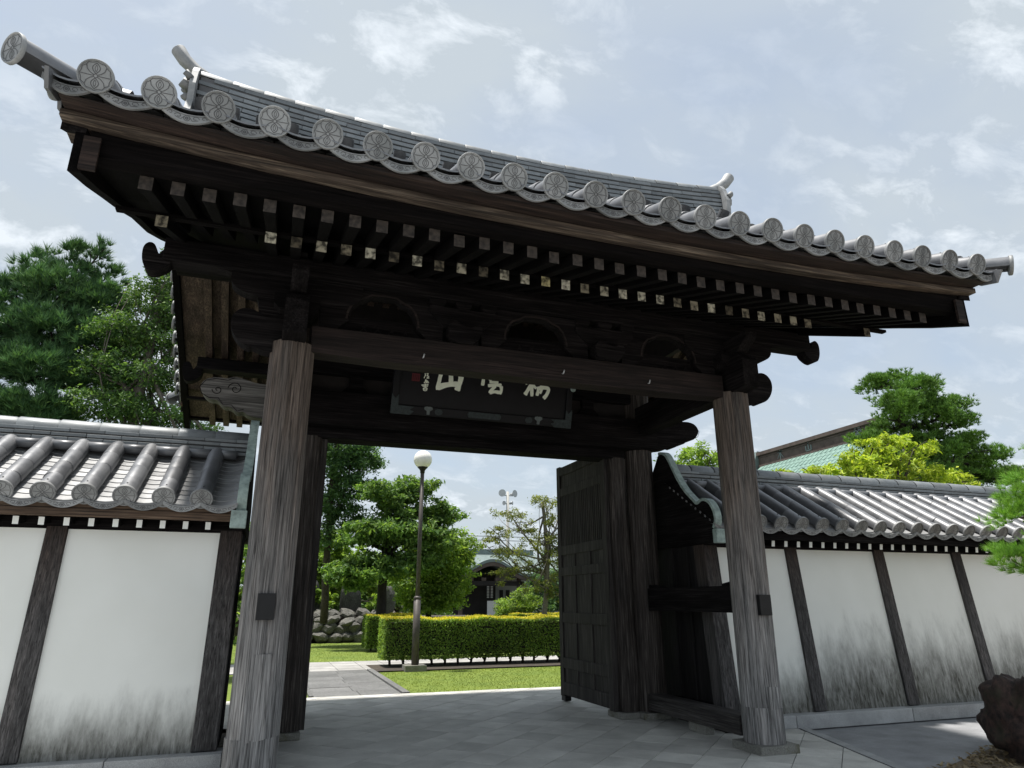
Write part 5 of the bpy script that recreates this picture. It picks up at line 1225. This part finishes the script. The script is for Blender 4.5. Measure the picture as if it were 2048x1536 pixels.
# trees behind the left wall
pine('tall_pine', (-8.6, 14.2, 0), 'tall dark pine rising behind the left wall', [(-8.6, 14, 10.7, .35, .35, .75), (-8.0, 14, 10.8, .35, .35, .8), (-7.7, 14.1, 10.3, .4, .4, .6), (-9.3, 14, 10.2, .45, .45, .8), (-9.9, 14, 9.4, .5, .5, .7), (-8.7, 13.8, 9.6, 1.0, .9, .6), (-7.6, 14, 9.4, .8, .8, .5), (-9.9, 14, 8.5, .8, .8, .5), (-8.6, 13.7, 8.5, 1.1, .9, .55), (-7.4, 13.8, 8.3, .9, .8, .5), (-10.1, 13.9, 7.4, .9, .8, .5), (-8.8, 13.6, 7.3, 1.1, .9, .5), (-7.5, 13.7, 7.1, .9, .8, .5), (-9.8, 13.8, 6.3, 1.0, .8, .45), (-8.6, 13.6, 6.1, 1.1, .9, .45), (-9.4, 13.6, 5.2, 1.1, .9, .4), (-7.9, 13.7, 5.4, .9, .8, .4)], 7000, 0.26, 'needle_dark', 'bark_dark', 0.24, (-8.5, 14.1, 10.6), 22, 0.026, 'trees behind the left wall')
broadleaf('cypress_tree', (-6.0, 13.2, 0), 'lighter green cypress between the pine and the gate', [(-5.9, 13, 10.3, .6, .6, .6), (-6.2, 13, 9.5, .8, .8, .5), (-5.5, 13, 9.0, .8, .8, .5), (-6.6, 13, 8.4, .9, .8, .4), (-5.6, 13, 8.0, 1.0, .9, .4), (-6.9, 13, 7.3, .9, .8, .4), (-5.7, 12.9, 7.1, 1.0, .9, .4), (-6.8, 12.9, 6.3, .9, .8, .4), (-5.7, 12.9, 6.1, 1.0, .9, .4), (-6.5, 12.8, 5.3, 1.0, .8, .4), (-5.4, 12.8, 5.2, .9, .8, .4), (-6.0, 12.8, 4.3, 1.2, .9, .5), (-4.5, 12.8, 5.3, .8, .7, .5), (-4.3, 12.7, 4.4, .9, .7, .45)], 46000, 0.055, 'leaf_cypress', 'bark_grey', 0.18, (-6.0, 13, 9.8), 0.42, 'trees behind the left wall', twigs=6, fork=.3)
pine('small_pine', (-11.4, 15, 0), 'lighter pine at the far left edge of the picture', [(-11.2, 15, 9.3, .5, .5, .6), (-11.0, 15, 8.4, .7, .6, .5), (-11.6, 15, 7.4, .8, .8, .5), (-10.9, 15, 6.7, .8, .7, .5), (-11.5, 15, 5.9, .9, .8, .5), (-10.8, 15, 5.2, .9, .7, .4)], 900, 0.28, 'needle_mid', 'bark_grey', 0.16, (-11.2, 15, 9.0), 18, 0.024, 'trees behind the left wall')
# trees beyond the right wall
pads = []
prof = [(11.9, 25.7, 0.65), (11.2, 25.8, 1.49), (10.4, 25.9, 2.14), (9.6, 26.2, 2.51), (8.8, 26.8, 2.98), (8.0, 27.5, 3.53), (7.1, 28.1, 4.0), (6.2, 28.5, 4.28), (5.2, 28.5, 4.28)]
for (zc_, xm, hw) in prof:
    n = max(2, int(hw * 1.9))
    for k in range(n):
        pads.append((xm - hw + 2 * hw * (k + .5) / n + random.uniform(-.3, .3), 17 + random.uniform(-1.2, 1.2), zc_ + random.uniform(-.25, .25), 0.85, 0.95, 0.36))
pine('layered_pine', (26.2, 17.4, 0), 'large layered garden pine beyond the right wall', pads, 23000, 0.19, 'needle_mid', 'bark_dark', 0.38, (25.7, 17.2, 11.4), 14, 0.030, None, 1.0, 0.35)
bl = [(10.1, 7.8, 4.52, .6, .6, .2), (11.0, 7.9, 4.62, .7, .6, .22), (11.9, 8, 4.75, .6, .6, .25), (12.7, 8, 5.1, .6, .6, .3), (13.4, 8, 5.55, .6, .6, .32), (14.2, 8.1, 5.75, .55, .6, .35), (15.1, 8.1, 5.65, .5, .6, .4), (13.5, 8, 4.9, .8, .7, .4), (14.6, 8, 4.95, .8, .7, .35), (15.8, 8.1, 4.85, .7, .7, .3), (11.6, 7.9, 4.1, 1.2, .7, .4), (13.6, 7.9, 4.2, 1.2, .8, .5), (15.4, 8, 4.3, 1.0, .7, .4), (17.4, 8.4, 4.9, .4, .5, .3), (17.2, 8.3, 4.3, .8, .6, .4)]
broadleaf('yellow_green_tree', (13.2, 8.2, 0), 'yellow-green leafy tree just over the right wall coping', bl, 12000, 0.085, 'leaf_yellow', 'bark', 0.16, (13.2, 8, 4.6), 0.36, twigs=4)
broadleaf('distant_tree', (10.4, 12.4, 0), 'small tree crown showing left of the right front post', [(9.6, 12, 5.6, .6, .6, .4), (10.5, 12.1, 5.9, .7, .6, .45), (11.2, 12.2, 5.5, .6, .6, .4), (10.4, 12, 5.0, 1.1, .8, .5)], 5200, 0.075, 'leaf_bright', 'bark', 0.1, (10.4, 12.2, 5.0), 0.42)
# far tree belt closing the view
for i, (x, y, h_, m_, lab) in enumerate(((-24, 48, 11, 'leaf_dark', 'far dark tree crown at the left behind the pines'), (-6, 52, 7, 'leaf_mid', 'far tree behind the terrace shrub'), (5, 55, 6.0, 'leaf_mid', 'far tree behind the leafy tree beside the lamp'), (17.5, 56, 5.4, 'leaf_dark', 'far dark tree behind the small hall roof'), (24, 54, 5.6, 'leaf_dark', 'far tree behind the thin open tree'))):
    broadleaf('far_tree', (x, y, 0), lab, [(x + random.uniform(-2, 2), y, h_ * random.uniform(.45, .8), 2.4, 1.8, 1.5) for _ in range(5)], 5200, 0.20, m_, 'bark', 0.25, (x, y, h_ * .6), 0.5, 'far trees')

for i, (x, h_, m_, lab) in enumerate(((-9, 3.6, 'leaf_mid', 'leftmost far shrub mass beyond the terrace'), (-4.5, 3.2, 'leaf_bright', 'pale far shrub mass beyond the terrace steles'), (0.2, 3.4, 'leaf_mid', 'far shrub mass behind the dark forked tree'), (4.6, 3.0, 'leaf_mid', 'far shrub mass behind the leafy tree left of the small hall'), (22.5, 3.4, 'leaf_dark', 'dark far shrub mass behind the thin open tree'))):
    broadleaf('far_shrub', (x, 33, 0), lab, [(x + random.uniform(-2.2, 2.2), 33 + random.uniform(-.6, .6), h_ * random.uniform(.25, .8), 1.6, 1.2, 1.0) for _ in range(6)], 7000, 0.13, m_, 'bark', 0.15, (x, 33, h_ * .5), 0.5, 'far shrubs', cat='shrub')
# near pine branch and rock at the right edge
pine('near_pine', (6.4, -1.4, 0), 'bright green pine bough reaching in at the right edge', [(5.94, -1.05, 2.62, 0.42, 0.4, 0.17), (5.52, -1.0, 2.42, 0.42, 0.36, 0.15), (6.17, -1.0, 2.86, 0.4, 0.4, 0.16), (5.67, -1.0, 2.02, 0.34, 0.3, 0.12), (5.47, -1.0, 1.86, 0.4, 0.34, 0.14), (5.97, -1.0, 1.86, 0.42, 0.34, 0.17), (6.42, -1.2, 2.3, 0.4, 0.4, 0.18), (6.52, -1.2, 3.2, 0.5, 0.5, 0.2)], 1500, 0.11, 'needle_bright', 'bark', 0.07, (6.3, -1.3, 3.3), 36, 0.0048, None, 0.75, 0.3)
me = rock_mesh(4, 5, 0.40); me.materials.append(MATS['rock_red'])
o = obj('garden_rock', me, None, (4.86, -1.15, 0.22), rot=(0, R(-8), 0.8), sc=(0.44, 0.40, 0.54)); tag(o, 'dark reddish upright rock at the lower right corner', 'rock')
n = 2600; p = np.stack([rng.uniform(3.35, 6.5, n), rng.uniform(-2.2, 0.1, n), np.full(n, -0.012)], -1); p = p[(p[:, 1] < (p[:, 0] - 3.32) * 0.39 - 1.15)]
V, F = leaf_cards(p, 0.035, 0.4, 0.7); o = obj('leaf_litter', big_mesh('leaf_litter', V, F, 'litter')); tag(o, 'dry fallen leaves and needles round the rock', 'leaves', kind='stuff')

# ------------------------------------------------------------------ far buildings
hall = thing('main_hall', (44, 30, 0), 'large hall with pale green copper roof and brown ridge beyond the right wall', 'building')
def H(x, y, z): return (x - 44, y - 30, z)
def plane_roof(x_r, z_r, x_e, z_e, y0, y1, n=14):
    mb = MB()
    for k in range(n):
        t0, t1 = k / n, (k + 1) / n
        f_ = lambda t: (x_r + (x_e - x_r) * t, z_r + (z_e - z_r) * (t * 1.18 - 0.18 * t * t))
        a, b = f_(t0), f_(t1)
        mb.hexa([H(b[0], y0, b[1] - .06), H(b[0], y1, b[1] - .06), H(a[0], y1, a[1] - .06), H(a[0], y0, a[1] - .06), H(b[0], y0, b[1] + .03), H(b[0], y1, b[1] + .03), H(a[0], y1, a[1]), H(a[0], y0, a[1])])
    return mb
rf = obj('roof', plane_roof(39.4, 13.4, 29.5, 6.3, 30.5, 43.6, 22).merge(plane_roof(39.4, 13.4, 49.3, 6.3, 30.5, 43.6, 8)), hall, mats='copper_green')
seam = MB()
for k in range(25):
    y = 30.7 + k * 0.51
    for t in range(10):
        f_ = lambda t: (39.4 - 9.9 * t, 13.4 - 7.1 * (t * 1.18 - 0.18 * t * t))
        a, b = f_(t / 10), f_((t + 1) / 10)
        yy = y + (0.25 if t % 2 else 0)
        seam.hexa([H(b[0], yy, b[1]), H(b[0], yy + .05, b[1]), H(a[0], yy + .05, a[1] - .05), H(a[0], yy, a[1] - .05), H(b[0], yy, b[1] + .07), H(b[0], yy + .05, b[1] + .07), H(a[0], yy + .05, a[1] + .03), H(a[0], yy, a[1] + .03)])
o = obj('sheet_seams', seam, rf, mats='copper_green'); o['kind'] = 'stuff'
rb = obj('ridge', MB().box(-4.95, -4.25, 0.4, 13.9, 13.1, 14.2), hall, mats='hall_wood')
for (z0, z1, e) in ((13.0, 13.2, .12), (14.05, 14.35, .22), (13.86, 13.95, .06)):
    obj('ridge_moulding', MB().box(-4.95 - e, -4.25 + e, 0.35, 13.92, z0, z1), rb, mats='hall_wood')
obj('ridge_end', MB().prism([(-1.0, 12.6), (1.0, 12.6), (.8, 13.6), (.45, 14.5), (-.45, 14.5), (-.8, 13.6)], 'y', 13.9, 14.3), rb, (-4.6, 0, 0), mats='hall_copper_pale', bevel=0.05)
obj('wall', MB().prism([(-12.5, 0), (4, 0), (4, 6.9), (-4.6, 12.8), (-12.5, 6.9)], 'y', 1.5, 12.5), hall, mats='hall_dark')
# characters fixed to the ridge side
EMB = [(41.0, [[(-.35, .25), (.35, .3)], [(0, .42), (0, -.42)], [(-.02, .2), (-.38, -.3)], [(.02, .2), (.38, -.3)]]), (37.6, [[(-.32, .12), (-.32, -.28), (.32, -.28)], [(.32, .12), (.32, -.28)], [(0, .38), (0, -.28)]]), (32.4, [[(-.3, .38), (.3, .38)], [(0, .42), (0, .05)], [(-.36, .2), (-.36, .05)], [(-.36, .22), (.36, .22), (.36, .05)], [(-.25, -.02), (.25, -.02)], [(-.36, -.15), (.36, -.15)], [(-.05, -.15), (-.28, -.4), (.3, -.36)]])]
for (y, st) in EMB:
    mb = MB()
    for s in st:
        for i in range(len(s) - 1):
            (a, b), (c, d) = s[i], s[i + 1]; L_ = math.hypot(c - a, d - b); nx, nz = -(d - b) / L_ * .055, (c - a) / L_ * .055
            mb.prism([(-a * .9 + nx, b + nz), (-a * .9 - nx, b - nz), (-c * .9 - nx, d - nz), (-c * .9 + nx, d + nz)], 'x', -.06, 0)
    obj('ridge_character', mb, rb, H(39.05, y, 13.62), mats='hall_copper_pale')

small = thing('small_hall', (12.2, 41.5, 0), 'small hall with curved gable porch seen above the hedge', 'building')
def kz(x): return 3.45 + 0.62 * math.cos(min(abs(x) / 2.3, 1) * math.pi * 0.93) * (1 if abs(x) < 2.3 else 1)
xs_ = [-3.4 + 6.8 * k / 40 for k in range(41)]
def kk(x):
    a = abs(x); return 3.05 + 0.95 * 0.5 * (1 + math.cos(min(a / 2.6, 1) * math.pi)) + max(0, a - 2.6) * 0.12
rfm = MB()
rfm.prism([(x, kk(x)) for x in xs_] + [(x, kk(x) + .20) for x in xs_[::-1]], 'y', -2.0, 2.5, smooth=False)
rr = obj('porch_roof', rfm, small, mats='hall_copper_pale')
obj('porch_barge', MB().prism([(x * .97, kk(x) - .26) for x in xs_] + [(x * .97, kk(x) - .01) for x in xs_[::-1]], 'y', -1.97, -1.8), rr, mats='hall_wood')
obj('upper_roof', MB().prism([(2.4, 3.3), (7, 5.0), (11, 3.3)], 'x', -5, 6), small, (0, -2, 0), mats='hall_copper_pale')
obj('upper_ridge', MB().box(-4.6, 5.6, 4.8, 5.2, 4.9, 5.35), small, mats='hall_copper_pale')
for x in (-2.1, 2.1): obj('pillar', MB().box(x - .12, x + .12, -1.5, -1.26, 0.2, 3.0), small, mats='hall_wood')
obj('porch_beam', MB().box(-2.5, 2.5, -1.52, -1.25, 2.45, 2.75), small, mats='hall_dark')
for x in (-1.4, -.5, .5, 1.4): obj('bracket_block', MB().box(x - .16, x + .16, -1.5, -1.3, 2.76, 2.98), small, mats='hall_wood')
obj('hall_body', MB().box(-4.2, 1.0, 0.5, 6, 0, 3.3), small, mats='hall_dark')
obj('side_wall', MB().box(1.02, 5.0, 1.0, 6, 0, 1.25).box(1.02, 5, 1.02, 6, 1.25, 3.2), small, mats='hall_plaster')
for x in (1.45, 1.95): obj('window', MB().box(x, x + .28, .97, 1.0, 1.5, 2.2), small, mats='hall_dark')
obj('platform', MB().box(-4.5, 3.0, -1.8, .5, -.02, .42), small, mats='slab_pale')
obj('notice_board', MB().box(0.05, .95, -.6, -.55, .5, 1.45), small, mats='cloth_white')
pc = MB()
for c in range(2):
    for r_ in range(11): pc.box(.35 + c * .28, .50 + c * .28, .44, .498, 1.65 + r_ * .105, 1.72 + r_ * .105)
obj('painted_lettering', pc, small, mats='cloth_white')
lan = thing('iron_lantern', (12.9, 39.2, 0), 'small black lantern standing before the small hall', 'lantern')
obj('stand', MB().tube([(0, 0, 0), (0, 0, .75)], .06, 8), lan, mats='iron_black')
obj('lantern_box', MB().box(-.26, .26, -.26, .26, .75, .80).box(-.24, -.19, -.24, -.19, .8, 1.3).box(.19, .24, -.24, -.19, .8, 1.3).box(-.24, -.19, .19, .24, .8, 1.3).box(.19, .24, .19, .24, .8, 1.3), lan, mats='iron_black')
obj('lantern_roof', MB().add([(-.42, -.42, 1.3), (.42, -.42, 1.3), (.42, .42, 1.3), (-.42, .42, 1.3), (0, 0, 1.62)], [(0, 1, 4), (1, 2, 4), (2, 3, 4), (3, 0, 4), (3, 2, 1, 0)]), lan, mats='iron_black')
# stone marker and white flower row at the hall forecourt
o = obj('marker_post', MB().prism([(-.16, 0), (.16, 0), (.16, 1.15), (0, 1.3), (-.16, 1.15)], 'y', -.16, .16), None, (8.2, 36, 0), mats='slab_pale', bevel=.02); tag(o, 'pale square stone marker post left of the small hall', 'marker')
# side building with round window, right of the thin tree
sb = thing('side_building', (19.2, 43, 0), 'pale side building with dark round window behind the thin tree', 'building')
obj('wall', MB().box(-2.2, 3, 0, 4, 0, 3.6), sb, mats='hall_plaster')
obj('roof', MB().prism([(-.8, 3.5), (2, 4.7), (4.8, 3.5)], 'x', -3, 4), sb, mats='hall_copper_pale')
obj('round_window', MB().prism([(-.4 + .95 * math.cos(k / 24 * 6.283), 2.0 + .95 * math.sin(k / 24 * 6.283)) for k in range(24)], 'y', -.05, .02), sb, mats='hall_dark')
# loudspeaker pole
sp = thing('speaker_pole', (20.3, 60, 0), 'tall concrete pole carrying horn loudspeakers far behind the garden', 'pole')
obj('pole', MB().tube([(0, 0, 0), (0, 0, 12.2)], [.22, .14], 12), sp, mats='pole_concrete')
obj('cross_arm', MB().box(-.55, .55, -.05, .05, 11.75, 11.85).box(-.35, .35, -.05, .05, 10.9, 11.0), sp, mats='horn_metal')
for (x, z, a) in ((-.55, 12.0, 0.5), (.55, 12.0, -.5), (-.3, 11.0, .9), (.35, 11.05, -1.0)):
    s_ = 1.0 if z > 11.5 else .6
    h_ = obj('horn', MB().tube([(0, .35 * s_, 0), (0, .1 * s_, 0), (0, -.1 * s_, 0), (0, -.3 * s_, 0)], [.07 * s_, .10 * s_, .22 * s_, .38 * s_], 16), sp, (x, 0, z), rot=(0, 0, -a), mats='horn_metal')
for (z, sag) in ((5.6, .25), (5.2, .3)):
    w_ = MB().tube([(-30 + 60 * k / 12, 0, z + sag * ((k - 6) / 6) ** 2) for k in range(13)], 0.03, 5)
    o = obj('overhead_wire', w_, None, (18, 62, 2.2), mats='iron_black'); tag(o, 'thin %s overhead wire crossing behind the small hall' % ('upper' if z > 5.5 else 'lower'), 'wire')
